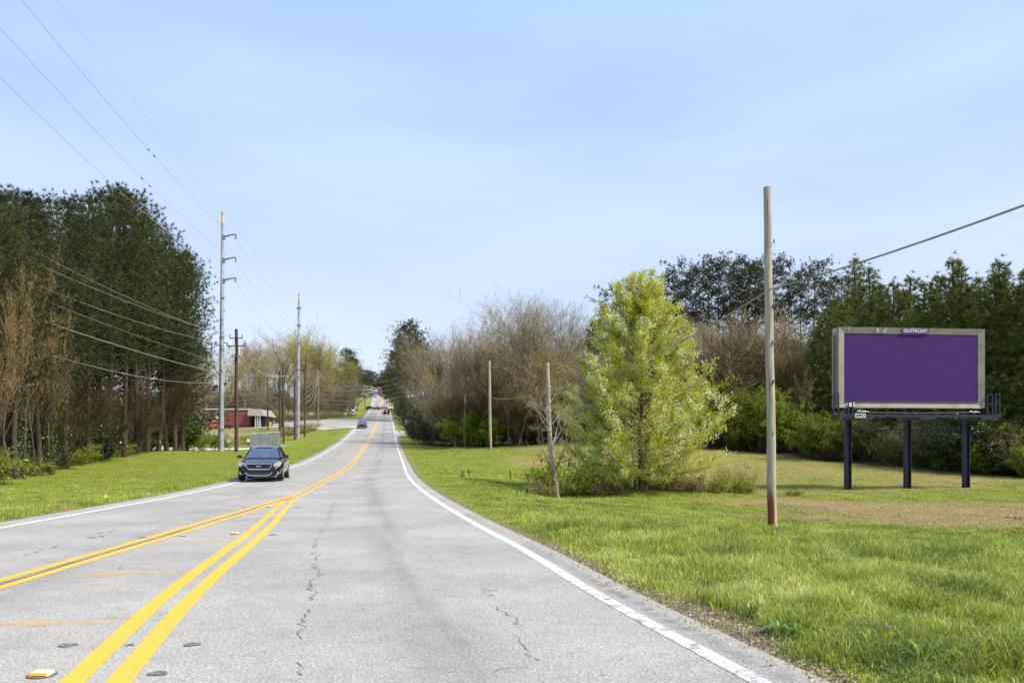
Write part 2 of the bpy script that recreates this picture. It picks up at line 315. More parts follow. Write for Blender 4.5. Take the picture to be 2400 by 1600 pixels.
# dark worn shoulder only for y 6..16
ry = node(t, 'ShaderNodeMapRange'); t.links.new(sp.outputs[1], ry.inputs['Value']); ry.inputs['From Min'].default_value = 20; ry.inputs['From Max'].default_value = 13
q3 = node(t, 'ShaderNodeMapRange'); t.links.new(n3.outputs['Fac'], q3.inputs['Value']); q3.inputs['From Min'].default_value = .42; q3.inputs['From Max'].default_value = .56; q4 = node(t, 'ShaderNodeMath', operation='MULTIPLY'); t.links.new(b3, q4.inputs[0]); t.links.new(q3.outputs[0], q4.inputs[1]); b3 = q4.outputs[0]
m3 = node(t, 'ShaderNodeMath', operation='MULTIPLY'); t.links.new(b3, m3.inputs[0]); t.links.new(ry.outputs[0], m3.inputs[1]); t.links.new(m3.outputs[0], sm2.inputs[1])
col = mixc(t, sm2.outputs[0], base, (.10, .10, .10))
# sandy outermost edge
se = node(t, 'ShaderNodeMapRange'); t.links.new(sp.outputs[0], se.inputs['Value']); se.inputs['From Min'].default_value = .24; se.inputs['From Max'].default_value = .42; 
sn = node(t, 'ShaderNodeMath', operation='MULTIPLY'); t.links.new(se.outputs[0], sn.inputs[0]); sn.inputs[1].default_value = .7
col = mixc(t, sn.outputs[0], col, (.36, .32, .26))
t.links.new(col, b.inputs['Base Color']); b.inputs['Roughness'].default_value = .85; b.inputs['Specular IOR Level'].default_value = .3
bp = node(t, 'ShaderNodeBump', Strength=.5, Distance=.006); t.links.new(n1.outputs['Fac'], bp.inputs['Height']); t.links.new(bp.outputs[0], b.inputs['Normal'])
M_ROAD = m
road = tag(link('road', strip('road', PL, PR, -30, 690, 0.0, m, 14)), 'pale worn asphalt road running over a rise', kind='structure')

def worn(name, c, bare, sc=9, lo=.36, hi=.5, fine=60):
    m, t, b = newmat(name); tcn = node(t, 'ShaderNodeTexCoord')
    a = noi(sc, 8, .75, t=t, tcn=tcn); f = noi(fine, 3, .7, t=t, tcn=tcn)
    k = node(t, 'ShaderNodeMapRange'); t.links.new(a.outputs['Fac'], k.inputs['Value']); k.inputs['From Min'].default_value = lo; k.inputs['From Max'].default_value = hi
    rr = ramp(t, [(.3, tuple(q * .8 for q in c)), (.6, c)]); t.links.new(f.outputs['Fac'], rr.inputs[0])
    rb = ramp(t, [(.3, tuple(q * .6 for q in bare)), (.6, bare)]); t.links.new(f.outputs['Fac'], rb.inputs[0])
    t.links.new(mixc(t, k.outputs[0], rb.outputs[0], rr.outputs[0]), b.inputs['Base Color']); b.inputs['Roughness'].default_value = .75
    return m
def faded(name, c, sc, lo, hi):
    m, t, b = newmat(name); tcn = node(t, 'ShaderNodeTexCoord'); mp_ = node(t, 'ShaderNodeMapping'); mp_.inputs['Scale'].default_value = (.5, 2.2, 1); t.links.new(tcn.outputs['Object'], mp_.inputs['Vector'])
    a = noi(sc, 7, .75, src=mp_.outputs[0], t=t, tcn=tcn); k = node(t, 'ShaderNodeMapRange'); t.links.new(a.outputs['Fac'], k.inputs['Value']); k.inputs['From Min'].default_value = lo; k.inputs['From Max'].default_value = hi; k.inputs['To Max'].default_value = .8
    b.inputs['Base Color'].default_value = c + (1,); b.inputs['Roughness'].default_value = .85; t.links.new(k.outputs[0], b.inputs['Alpha']); return m
YEL = worn('yellow_road_paint', (.80, .43, .04), (.42, .34, .22), 13, .35, .41); WHT = worn('white_road_paint', (.68, .68, .65), (.36, .35, .34), 8, .30, .42)
FADED = faded('faded_yellow_paint', (.72, .42, .08), 3.0, .46, .68); WHTW = worn('flaking_white_paint', (.68, .68, .65), (.3, .29, .28), 6, .40, .54)
SEAM = plain('dark_seam', (.13, .12, .11), .9, var=.4, scale=8)
def off(f, a): return lambda y: f(y) + a
def S_(name, fa, fb, y0, y1, dz, mat, lab): tag(link(name, strip(name, fa, fb, y0, y1, dz, mat)), lab, kind='structure')
S_('white_edge_line', off(XR, -.07), off(XR, .065), 8.6, 420, .004, WHT, 'white edge line on the right of the road')
S_('white_edge_line', off(XR, -.07), off(XR, .065), -30, 8.6, .004, WHTW, 'flaking white edge line at the near right road edge')
S_('white_edge_line', off(XL, -.07), off(XL, .07), -30, 157, .004, WHT, 'white edge line on the left of the road')
S_('white_edge_line', off(XL, -.08), off(XL, .08), 212, 420, .004, WHT, 'white edge line on the far left of the road')
w = lambda y: .155 - .04 * sst(5, 25, y)
S_('yellow_centre_line', lambda y: XY(y) + .06, lambda y: XY(y) + .06 + w(y), -30, 301, .004, YEL, 'right stripe of the double yellow line')
S_('yellow_centre_line', lambda y: XY(y) - .06 - w(y), lambda y: XY(y) - .06, -30, 24.2, .004, YEL, 'inner yellow stripe edging the painted gore')
S_('yellow_centre_line', lambda y: XY(y) - .06 - w(y), lambda y: XY(y) - .06, 26.4, 301, .004, YEL, 'left stripe of the double yellow line')
S_('yellow_centre_line', lambda y: XY(y) - .17, lambda y: XY(y) + .17, 318, 420, .004, YEL, 'yellow centre line climbing the far hill')
S_('yellow_centre_line', lambda y: XY2(y) + .06, lambda y: XY2(y) + .19, -30, 24.2, .004, YEL, 'inner stripe of the left pair of yellow lines')
def fl(y): k = sst(22, 27.5, y); return (XY2(y) - .19) * (1 - k) + (XY(y) - .06 - w(y)) * k
def fl2(y): k = sst(22, 27.5, y); return (XY2(y) - .06) * (1 - k) + (XY(y) - .06) * k
S_('yellow_centre_line', fl, fl2, -30, 26.4, .0045, YEL, 'outer stripe of the left pair of yellow lines')
S_('dark_seam', lambda y: XY2(y) - .015 + .02 * np.sin(y * 3), lambda y: XY2(y) + .02 + .025 * np.sin(y * 5), 5, 23.5, .003, SEAM, 'dark seam between the left yellow stripes')
S_('dark_seam', lambda y: XY(y) - .012, lambda y: XY(y) + .012, 26, 60, .003, SEAM, 'dark seam between the yellow stripes ahead')
# faded hatch bars in the gore
for k, (y0, wd) in enumerate([(6.0, .26), (8.7, .3), (11.9, .32), (14.7, .3), (17.6, .3)]):
    xa = float(XY2(y0)) + .25; xb = float(XY(y0)) - .28; n = 10
    yy = y0 + (np.linspace(0, 1, n)) * (xb - xa) * .28; xx = np.linspace(xa, xb, n)
    V = np.concatenate([np.stack([xx, yy, np.interp(yy, yr, R(yr)) + .0035], 1), np.stack([xx, yy + wd, np.interp(yy + wd, yr, R(yr)) + .0035], 1)])
    f = [(i, i + 1, n + i + 1, n + i) for i in range(n - 1)]
    tag(link('gore_stripe', np_mesh('gore_stripe', V, f, FADED)), 'faded yellow hatch stripe across the gore', kind='structure')
# cracks: jagged thin ribbons
rc = random.Random(5)
def crack(pxs, wd=.018, gap=.35, jit=.05, nm='road_crack'):
    V = []; f = []
    pp = []
    for px, py in pxs:
        d = EYE * F / (py - CYH)
        for _ in range(3): d = (EYE - float(R(d))) * F / (py - CYH)
        pp.append(((px - CX) / F * d, d))
    for (xa, ya), (xb, yb) in zip(pp, pp[1:]):
        L = math.hypot(xb - xa, yb - ya); n = max(2, int(L / .07)); px_ = (-(yb - ya) / L, (xb - xa) / L); prev = None; on_ = True
        for i in range(n + 1):
            t = i / n; j = rc.gauss(0, jit) if 0 < i < n else 0
            c = (xa + (xb - xa) * t + px_[0] * j, ya + (yb - ya) * t + px_[1] * j)
            if rc.random() < .18: on_ = rc.random() > gap
            wq = wd * rc.uniform(.1, .7)
            if prev and on_:
                dx, dy = c[0] - prev[0][0], c[1] - prev[0][1]; l = math.hypot(dx, dy) + 1e-6; nx, ny = -dy / l, dx / l; b_ = len(V)
                for q, ww in ((prev[0], prev[1]), (c, wq)):
                    for s in (-1, 1): V.append((q[0] + nx * ww * s / 2, q[1] + ny * ww * s / 2, float(np.interp(q[1] + ny * ww * s / 2, yr, R(yr))) + .0042))
                f.append((b_, b_ + 1, b_ + 3, b_ + 2))
            prev = (c, wq)
    if f: tag(link(nm, np_mesh(nm, V, f, SEAM)), 'jagged dark crack in the asphalt', kind='structure')
Z7 = lambda L: [(x / 2352 * 900, 1100 + y / 1307 * 500) for x, y in L]
Z8 = lambda L: [(1000 + x / 2352 * 1000, 1100 + y / 1176 * 500) for x, y in L]
crack(Z7([(2090, 170), (2030, 230), (2010, 330), (1970, 380), (1935, 450), (1925, 520), (1935, 600), (1955, 655), (1890, 715), (1935, 775), (1890, 805), (1920, 850), (1875, 900), (1855, 980), (1845, 1040)]), .02, .2, .035)
crack(Z7([(1840, 1110), (1820, 1180), (1850, 1260)]), .014, .5, .03)
crack(Z8([(285, 650), (335, 700)]), .022, .2); crack(Z8([(390, 760), (440, 800), (510, 870)]), .02, .35)
crack(Z8([(490, 915), (525, 960), (565, 1000), (620, 1052)]), .014, .15, .02)
crack(Z8([(560, 1088), (470, 1090), (400, 1100), (370, 1120), (385, 1160)]), .012, .15, .015)
crack(Z7([(1580, 582), (1700, 580)]), .02, .4, .02); crack(Z7([(1950, 635), (2230, 640)]), .012, .5, .02); crack(Z7([(1420, 628), (1900, 638)]), .01, .6, .02)
crack(Z7([(160, 525), (350, 470), (530, 425), (640, 405)]), .03, .35); crack(Z7([(540, 415), (640, 412)]), .12, .1, .06)
crack(Z7([(900, 330), (1080, 295)]), .04, .4); crack(Z7([(560, 400), (740, 365)]), .03, .5); crack(Z7([(960, 900), (1060, 860)]), .008, .2, .01)
crack(Z7([(740, 600), (1050, 625)]), .02, .6); crack(Z8([(0, 490), (50, 488)]), .02, .3); crack(Z8([(60, 600), (230, 604)]), .012, .4, .02); crack(Z7([(2030, 220), (2120, 215)]), .03, .5)
# side road, far side street, drives
def patch(name, quad, mat, lab, dz=.06, nu=16, nv=12):
    a, b_, c, d = [np.array(q, float) for q in quad]; u, v = np.meshgrid(np.linspace(0, 1, nu), np.linspace(0, 1, nv))
    q = ((1 - u) * (1 - v))[..., None] * a + (u * (1 - v))[..., None] * b_ + (u * v)[..., None] * c + ((1 - u) * v)[..., None] * d
    X, Y = q[..., 0], q[..., 1]; g = G(X, Y)
    g = np.where((X > PL(Y)) & (X < PR(Y)), R(Y) - .03, g) ; i = np.arange(X.size).reshape(X.shape)
    f = np.stack([i[:-1, :-1], i[:-1, 1:], i[1:, 1:], i[1:, :-1]], -1).reshape(-1, 4)
    tag(link(name, np_mesh(name, np.stack([X, Y, g + dz], -1).reshape(-1, 3), f, mat, uv=np.stack([X * 0 - 3, Y], -1).reshape(-1, 2))), lab, kind='structure')
GRAV = plain('pale_gravel', (.46, .42, .36), .95, var=.22, scale=3, bump=.3); CONC = plain('pale_concrete', (.55, .54, .51), .9, var=.12, scale=2)
patch('side_road', [(-28.6, 158), (-34.8, 213), (-62, 219), (-62, 186)], M_ROAD, 'side road joining from the left below the hill')
patch('side_road_bend', [(-62, 186), (-62, 219), (-84, 238), (-86, 218)], M_ROAD, 'side road leading away past the brick building', nu=12, nv=30)
patch('gravel_shoulder', [(-28.3, 149), (-29.6, 159), (-52, 186), (-48, 176)], GRAV, 'gravel shoulder beside the left side road')
patch('side_street', [(-46.0, 268), (-50.5, 296), (-120, 300), (-120, 276)], M_ROAD, 'far side street crossing on the left')
patch('gravel_drive', [(-17.6, 121), (-20.2, 141), (-8, 143), (-9, 122)], GRAV, 'pale gravel drive leaving the road on the right')
patch('far_drive', [(-28.2, 192), (-29.0, 197), (-18, 198), (-18, 194)], CONC, 'narrow concrete drive on the right')
patch('side_street_right', [(-40, 290), (-44, 318), (-20, 325), (-20, 292)], M_ROAD, 'side street opening on the right under trees')
patch('lot_pavement', [(-52, 101), (-58, 108), (-30, 110), (-31, 104)], CONC, 'pale pavement behind the utility poles')
# ------------------------------------------------------------------ plant builders
def unit(a): return a / (np.linalg.norm(a, axis=-1, keepdims=True) + 1e-9)
def prisms(P0, P1, R0, R1, n=3):
    P0 = np.asarray(P0); P1 = np.asarray(P1); d = unit(P1 - P0)
    up = np.where(np.abs(d[:, 2:3]) < .9, np.array([[0, 0, 1.]]), np.array([[1., 0, 0]])); a = unit(np.cross(d, up)); b = np.cross(d, a)
    th = 2 * np.pi * np.arange(n) / n; ca, sa = np.cos(th), np.sin(th); k = len(P0)
    ring = a[:, None, :] * ca[None, :, None] + b[:, None, :] * sa[None, :, None]
    V = np.concatenate([P0[:, None] + ring * np.asarray(R0)[:, None, None], P1[:, None] + ring * np.asarray(R1)[:, None, None]], 1).reshape(-1, 3)
    j = np.arange(n); f = np.stack([j, (j + 1) % n, n + (j + 1) % n, n + j], 1); Fm = (np.arange(k)[:, None, None] * 2 * n + f[None]).reshape(-1, 4)
    return V, Fm
def tris(Cn, D, L, Wd, k, rg, spread=.9):
    """k narrow triangles fanning out of each centre"""
    n = len(Cn); c = np.repeat(Cn, k, 0); d = unit(np.repeat(D, k, 0) + rg.normal(0, spread, (n * k, 3))); s = unit(np.cross(d, rg.normal(0, 1, (n * k, 3))))
    l = L * rg.uniform(.7, 1.15, (n * k, 1)); V = np.stack([c - s * Wd / 2, c + s * Wd / 2, c + d * l], 1).reshape(-1, 3)
    rnd = np.repeat(np.clip(np.repeat(rg.uniform(0, 1, n), k) * .6 + rg.uniform(0, .4, n * k), 0, 1), 3)
    return V, np.arange(n * k * 3).reshape(-1, 3), rnd
def leaves(Cn, size, rg, flat=0.0, grp=None):
    """diamond leaves with random tilt"""
    n = len(Cn); a = unit(rg.normal(0, 1, (n, 3)) * np.array([1, 1, 1 - flat * .7])); b = unit(np.cross(a, rg.normal(0, 1, (n, 3)))); s = size * rg.uniform(.6, 1.3, (n, 1))
    V = np.stack([Cn - a * s * .5, Cn + b * s * .32, Cn + a * s * .5, Cn - b * s * .32], 1).reshape(-1, 3)
    r = rg.uniform(0, 1, n) if grp is None else np.clip(grp * .6 + rg.uniform(0, .4, n), 0, 1)
    return V, np.arange(n * 4).reshape(-1, 4), np.repeat(r, 4)
class Branches:
    def __init__(s, seed): s.r = random.Random(seed); s.seg = []; s.tips = []
    def grow(s, p, d, L, r, lv, maxlv, kids, ang=(22, 48), shrink=.6, up=.15, wob=.12, start=.3, tipr=.35):
        R_ = s.r; n = 5 if lv == 0 else (4 if lv < maxlv - 1 else 2); st = L / n; nodes = []
        for i in range(n):
            d = (d + Vector((R_.gauss(0, wob), R_.gauss(0, wob), R_.gauss(0, wob) + up * (1 if lv else 0)))).normalized()
            q = p + d * st; r1 = r * (1 - (1 - tipr) * (i + 1) / n) ; r0 = r * (1 - (1 - tipr) * i / n); s.seg.append((p, q, r0, r1, lv)); p = q; nodes.append((q.copy(), d.copy(), r1, (i + 1) / n))
        if lv >= maxlv: s.tips.append((p, d)); return
        k = kids[lv]
        for j in range(k):
            f = start + (1 - start) * (j + R_.random()) / k; i = min(n - 1, int(f * n)); q, dd, rr, _ = nodes[i]
            prev = nodes[i - 1][0] if i else q - dd * st; q = prev.lerp(q, R_.random())
            ax = dd.cross(Vector((R_.gauss(0, 1), R_.gauss(0, 1), R_.gauss(0, 1)))).normalized()
            nd = Matrix.Rotation(math.radians(R_.uniform(*ang)), 3, ax) @ dd
            s.grow(q, nd, L * shrink * R_.uniform(.7, 1.15) * (1.15 - .55 * f if lv == 0 else 1), max(rr * .6, .004), lv + 1, maxlv, kids, ang, shrink, up, wob, .15, .4)
    def arrays(s, lo, hi, minr=0):
        q = [g for g in s.seg if lo <= g[4] <= hi]
        return np.array([tuple(g[0]) for g in q]), np.array([tuple(g[1]) for g in q]), np.maximum([g[2] for g in q], minr), np.maximum([g[3] for g in q], minr * .7)

BARK = plain('grey_brown_bark', (.22, .19, .15), .95, var=.35, scale=5, bump=.5); BARKP = plain('pine_bark', (.065, .048, .038), .95, var=.4, scale=4, bump=.6)
BARKT = plain('brown_bark', (.12, .09, .06), .95, var=.35, scale=5, bump=.5)
BARKL = plain('lichen_grey_bark', (.26, .24, .2), .95, var=.45, scale=7, bump=.5)
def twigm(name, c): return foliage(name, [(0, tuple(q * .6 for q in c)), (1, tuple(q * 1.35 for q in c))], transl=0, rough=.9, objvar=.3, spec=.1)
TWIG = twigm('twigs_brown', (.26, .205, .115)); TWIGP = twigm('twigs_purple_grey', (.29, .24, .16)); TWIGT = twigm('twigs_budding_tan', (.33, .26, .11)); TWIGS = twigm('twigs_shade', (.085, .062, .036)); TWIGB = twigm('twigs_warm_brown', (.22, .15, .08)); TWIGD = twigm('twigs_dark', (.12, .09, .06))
PINE = foliage('pine_needles', [(0, (.024, .036, .010)), (.5, (.054, .072, .017)), (1, (.125, .14, .035))], .2, .6)
PINEY = foliage('young_pine_needles', [(0, (.055, .08, .015)), (.5, (.13, .165, .028)), (1, (.27, .28, .06))], .2, .6, .25)
BUDS = foliage('yellow_green_buds', [(0, (.24, .27, .04)), (.5, (.42, .44, .08)), (1, (.6, .6, .16))], .45, .6, .15)
PRIV = foliage('privet_leaves', [(0, (.10, .14, .012)), (.5, (.24, .3, .02)), (1, (.42, .47, .04))], .4, .5, .25)
PEAR = foliage('pear_leaves', [(0, (.29, .31, .02)), (.45, (.54, .55, .05)), (.8, (.68, .69, .09)), (1, (.78, .77, .2))], .5, .45, 0)
BLOS = foliage('pale_blossom', [(0, (.62, .66, .38)), (1, (.9, .9, .76))], .4, .6, 0)
IVY = foliage('ivy_leaves', [(0, (.018, .04, .012)), (.6, (.05, .095, .02)), (1, (.16, .22, .04))], .2, .35, .3, .5)
RUST = foliage('dead_red_needles', [(0, (.1, .035, .02)), (1, (.22, .09, .05))], .2, .7, .1)

def trunk_path(rg, H, lean=.02, n=7, wob=.012):
    p = np.zeros((n, 3)); p[:, 2] = np.linspace(-.3, H, n); p[:, 0] = np.cumsum(rg.normal(0, wob * H / 3, n)) + np.linspace(0, 1, n) * H * rg.normal(0, lean); p[:, 1] = np.cumsum(rg.normal(0, wob * H / 3, n)); p[0, :2] = 0; return p
def tube_np(path, r0, r1, n=8):
    k = len(path) - 1; rr = np.linspace(r0, r1, k + 1); rr[0] *= 1.25
    th = 2 * np.pi * np.arange(n) / n; V = (path[:, None, :] + np.stack([np.cos(th), np.sin(th), th * 0], 1)[None] * rr[:, None, None]).reshape(-1, 3)
    j = np.arange(n); f = np.stack([j, (j + 1) % n, n + (j + 1) % n, n + j], 1); return V, (np.arange(k)[:, None, None] * n + f[None]).reshape(-1, 4)
def cat(parts):
    V = []; Fq = []; b = 0
    for v, f in parts: V.append(v); Fq.append(f + b); b += len(v)
    return np.concatenate(V), np.concatenate(Fq)

PROTO = {}
def proto(kind, lst): PROTO.setdefault(kind, []).append(lst)
def make_pine(kind, seed, H, base, spreadR, nb, tuft, L, tr=.19, top='round', ivy=False, mat=None, gap=0, stub=True, nn=18, sdw=.24):
    rg = np.random.default_rng(seed); path = trunk_path(rg, H * .97); z = path[:, 2]
    at = lambda h: np.array([np.interp(h, z, path[:, i]) for i in range(3)])
    Tv = [tube_np(path, tr, .035)]; Cs = []; Ds = []
    P0 = []; P1 = []; R0 = []; R1 = []
    for i in range(nb):
        f = (i + rg.random()) / nb; h = H * (base + (1 - base) * f); q = at(h)
        if top == 'round': rr = spreadR * math.sqrt(max(.05, 1 - (2 * (f - .42) / 1.25)**2)) * rg.uniform(.6, 1.1); ps = rg.uniform(.05, .5) + f * .4
        else: rr = spreadR * (1 - f)**.72 * rg.uniform(.75, 1.1) + .22; ps = rg.uniform(.1, .35) + f * .5
        a = rg.uniform(0, 2 * np.pi); dirv = unit(np.array([math.cos(a), math.sin(a), ps])); e = q + dirv * rr
        P0.append(q); P1.append(e); R0.append(.045 * (1.2 - f) * tr / .19); R1.append(.012)
        if rg.random() < gap: continue
        k = max(2, int(tuft * rr / spreadR))
        for j in range(k):
            s = .35 + .65 * (j + rg.random()) / k; side = rg.normal(0, 1, 3) * sdw * rr * (s**.5) * np.array([1, 1, .55]); c = q + (e - q) * s + side
            if rg.random() < .5: P0.append(q + (e - q) * max(0, s - .2)); P1.append(c); R0.append(.012); R1.append(.006)
            Cs.append(c); Ds.append(unit(dirv * .5 + side * .6 + np.array([0, 0, .75])))
    for i in range(8 if stub else 0):                  # dead stubs low on the trunk
        h = H * rg.uniform(.15, base); q = at(h); a = rg.uniform(0, 2 * np.pi); P0.append(q); P1.append(q + np.array([math.cos(a), math.sin(a), rg.uniform(-.2, .3)]) * rg.uniform(.4, 1.4)); R0.append(.02); R1.append(.006)
    for j in range(6): Cs.append(at(H * .97) + rg.normal(0, .15, 3) + [0, 0, .1 * j]); Ds.append([0, 0, 1.])
    Tv.append(prisms(np.array(P0), np.array(P1), np.array(R0), np.array(R1), 4)); v, f = cat(Tv)
    Cs = np.array(Cs); Ds = np.array(Ds)
    nv, nf, rnd = tris(Cs, Ds, L, L * .11, nn, rg, .75)
    parts = [('trunk', np_mesh('trunk', v, f, BARKP, True)), ('crown', np_mesh('crown', nv, nf, mat or PINE, attrs={'rnd': rnd}))]
    if ivy:
        n = 1500; hh = rg.uniform(0, 1, n)**1.3 * H * .62; aa = rg.uniform(0, 6.28, n); cc = np.stack([np.interp(hh, z, path[:, i]) for i in range(3)], 1); ra = (.2 + rg.random(n)**2 * .32)
        cc[:, 0] += np.cos(aa) * ra; cc[:, 1] += np.sin(aa) * ra; lv, lf, lr = leaves(cc, .12, rg); parts.append(('ivy', np_mesh('ivy', lv, lf, IVY, attrs={'rnd': lr})))
    proto(kind, (H, parts))
for i in range(4): make_pine('pine', 100 + i, 20, .27 + .05 * i, 3.3, 108, 20, .34)
for i in range(2): make_pine('ivy_pine', 110 + i, 20, .34, 3.1, 96, 19, .34, ivy=True)
for i in range(4): make_pine('umbrella_pine', 120 + i, 21, .58, 4.6, 34, 34, .34, tr=.2, gap=.05, sdw=.17)
for i in range(3): make_pine('young_pine', 130 + i, 13, .10, 2.5, 120, 17, .30, tr=.14, top='cone', mat=PINEY, stub=False)
for i in range(2): make_pine('far_pine', 140 + i, 21, .30, 4.2, 70, 20, .5)
def make_bare(kind, seed, H, maxlv, kids, twig, bark=None, r0=.15, minr=.007, ang=(18, 42), shrink=.6, up=.12, bud=0, budmat=None, budsize=.06, wob=.08, start=.3, stems=1, ivy=False):
    V = []; Tw = []; rg = np.random.default_rng(seed); tips = []
    for s in range(stems):
        B = Branches(seed * 7 + s); d = Vector((rg.normal(0, .04 if stems == 1 else .25), rg.normal(0, .04 if stems == 1 else .25), 1)).normalized()
        B.grow(Vector((rg.normal(0, .02) + (0 if stems == 1 else rg.normal(0, .25)), 0 if stems == 1 else rg.normal(0, .25), -.2)), d, H * .78 * (1 if stems == 1 else rg.uniform(.7, 1)), r0, 0, maxlv, kids, ang, shrink, up, wob, start)
        V.append(prisms(*B.arrays(0, 1), n=6)); Tw.append(prisms(*B.arrays(2, 9, minr), n=3)); q = [g for g in B.seg if g[4] >= max(2, maxlv - 1)]; tips += [tuple(g[0].lerp(g[1], random.Random(len(tips)).random())) for g in q] + [tuple(g[1]) for g in q]
    v, f = cat(V); tv, tf = cat(Tw); zmax = max(v[:, 2].max(), tv[:, 2].max()); sc = H / zmax; v = v * sc; tv = tv * sc
    nt_ = len(tf) // 3; rnd = np.repeat(rg.uniform(0, 1, nt_), 6)
    parts = [('trunk', np_mesh('trunk', v, f, bark or BARK, True)), ('crown', np_mesh('crown', tv, tf, twig, attrs={'rnd': rnd[:len(tv)]}))]
    if bud:
        tp = np.array(tips) * sc; tp = tp[rg.integers(0, len(tp), bud)] + rg.normal(0, .08, (bud, 3)); lv, lf, lr = leaves(tp, budsize, rg); parts.append(('foliage', np_mesh('foliage', lv, lf, budmat, attrs={'rnd': lr})))
    if ivy:
        n = 1800; hh = rg.uniform(0, 1, n)**1.2 * H * .5; aa = rg.uniform(0, 6.28, n); ra = .14 + rg.random(n)**2 * .35
        lv, lf, lr = leaves(np.stack([np.cos(aa) * ra, np.sin(aa) * ra, hh], 1), .11, rg); parts.append(('ivy', np_mesh('ivy', lv, lf, IVY, attrs={'rnd': lr})))
    proto(kind, (H, parts))
for i in range(4): make_bare('bare', 200 + i, 15, 4, [13, 6, 5, 3], TWIG if i % 2 else TWIGP, r0=.13, minr=.0065, ang=(20, 46), wob=.12, up=.09, shrink=.55, bud=500, budmat=BUDS if i == 3 else TWIGT, budsize=.05)
for i in range(2): make_bare('tan_bare', 210 + i, 12, 4, [18, 6, 5, 3], TWIGB if i == 0 else TWIGT, bark=BARKT, r0=.06, minr=.007, ang=(16, 36), start=.2, wob=.08, up=.12, shrink=.48, bud=2600, budmat=TWIGT, budsize=.09)
for i in range(2): make_bare('ivy_bare', 216 + i, 11, 4, [12, 6, 5, 3], TWIGB, bark=BARKT, wob=.06, shrink=.48, ang=(18, 40), r0=.1, minr=.010, bud=700, budmat=TWIGT, budsize=.07, ivy=True)
for i in range(3): make_bare('brush', 220 + i, 8, 3, [12, 8, 7], TWIGP if i else TWIG, r0=.06, minr=.010, ang=(20, 50), stems=3, start=.2, wob=.13, up=.08, bud=260, budmat=BUDS, budsize=.06)
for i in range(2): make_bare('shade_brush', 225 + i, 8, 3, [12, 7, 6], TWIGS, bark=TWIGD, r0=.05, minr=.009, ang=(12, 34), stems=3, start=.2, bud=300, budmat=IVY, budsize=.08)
for i in range(2): make_bare('budding', 230 + i, 18, 4, [14, 6, 5, 3], TWIGT, r0=.16, minr=.014, bud=7000, budmat=BUDS, budsize=.16, ang=(14, 36))
make_bare('oak', 240, 23, 4, [9, 6, 5, 4], TWIGT, bark=TWIGD, r0=.45, minr=.017, ang=(28, 58), shrink=.66, up=.07, wob=.14, bud=1200, budmat=TWIGT, budsize=.12, start=.4)
make_bare('little_bare', 250, 6.2, 4, [10, 5, 4, 3], TWIGP, bark=BARKL, r0=.13, minr=.006, ang=(32, 62), shrink=.55, up=.09, wob=.12, start=.3)
def make_shrub(kind, seed, H, mat, nleaf, size, stems=9, twig=TWIGD, spread=.35, droop=-.02, mx=3, kids=[6, 4, 3]):
    rg = np.random.default_rng(seed); T = []; tips = []
    for s in range(stems):
        B = Branches(seed * 31 + s); a = rg.uniform(0, 6.28); d = Vector((math.cos(a) * spread * rg.uniform(.3, 1.3), math.sin(a) * spread * rg.uniform(.3, 1.3), 1)).normalized()
        B.grow(Vector((math.cos(a) * .2, math.sin(a) * .2, -.1)), d, H * rg.uniform(.55, .95), .022, 0, mx, kids, (18, 50), .55, droop, .1, .15)
        T.append(prisms(*B.arrays(0, 9, .006), n=3)); tips += [(g[0].lerp(g[1], B.r.random())) for g in B.seg if g[4] >= 1]
    v, f = cat(T); tp = np.array([tuple(q) for q in tips]); ii = rg.integers(0, len(tp), nleaf); c = tp[ii] + rg.normal(0, .07, (nleaf, 3)); grp = (np.sin(ii * 12.9898) * 43758.5) % 1
    lv, lf, lr = leaves(c, size, rg, grp=grp); sc = H / v[:, 2].max()
    proto(kind, (H, [('stems', np_mesh('stems', v * sc, f, twig, attrs={'rnd': rg.uniform(0, 1, len(v))})), ('foliage', np_mesh('foliage', lv * sc, lf, mat, attrs={'rnd': lr}))]))
for i in range(3): make_shrub('privet', 300 + i, 3.6, PRIV, 6500, .11)
for i in range(2): make_shrub('evergreen_shrub', 310 + i, 2.5, IVY, 5000, .11)
for i in range(2): make_shrub('tangle', 320 + i, 2.6, TWIGT, 1500, .07, stems=14, twig=TWIG, spread=.7, kids=[7, 5, 4])
make_shrub('low_weeds', 330, 1.0, PRIV, 2600, .06, stems=16, twig=TWIGT, spread=.7, mx=2, kids=[5, 4])
make_shrub('brown_weeds', 331, .9, TWIGT, 900, .05, stems=26, twig=TWIGT, spread=.8, mx=2, kids=[5, 4])

rp_ = random.Random(77)
def plant(kind, name, x, y, H, label, cat_, group=None, variant=None, z=None, wide=1.0, lean=0.0):
    L = PROTO[kind]; h0, parts = L[variant if variant is not None else rp_.randrange(len(L))]
    s = H / h0; o = empty(name, (x, y, (Gz(x, y) if z is None else z) - .03), rp_.uniform(0, 6.28), label, cat_, group)
    o.scale = (s * wide, s * wide, s); o.rotation_euler[0] = lean
    for pn, me in parts: link(pn, me, o)
    return o
def X(px, d): return (px - CX) / F * d

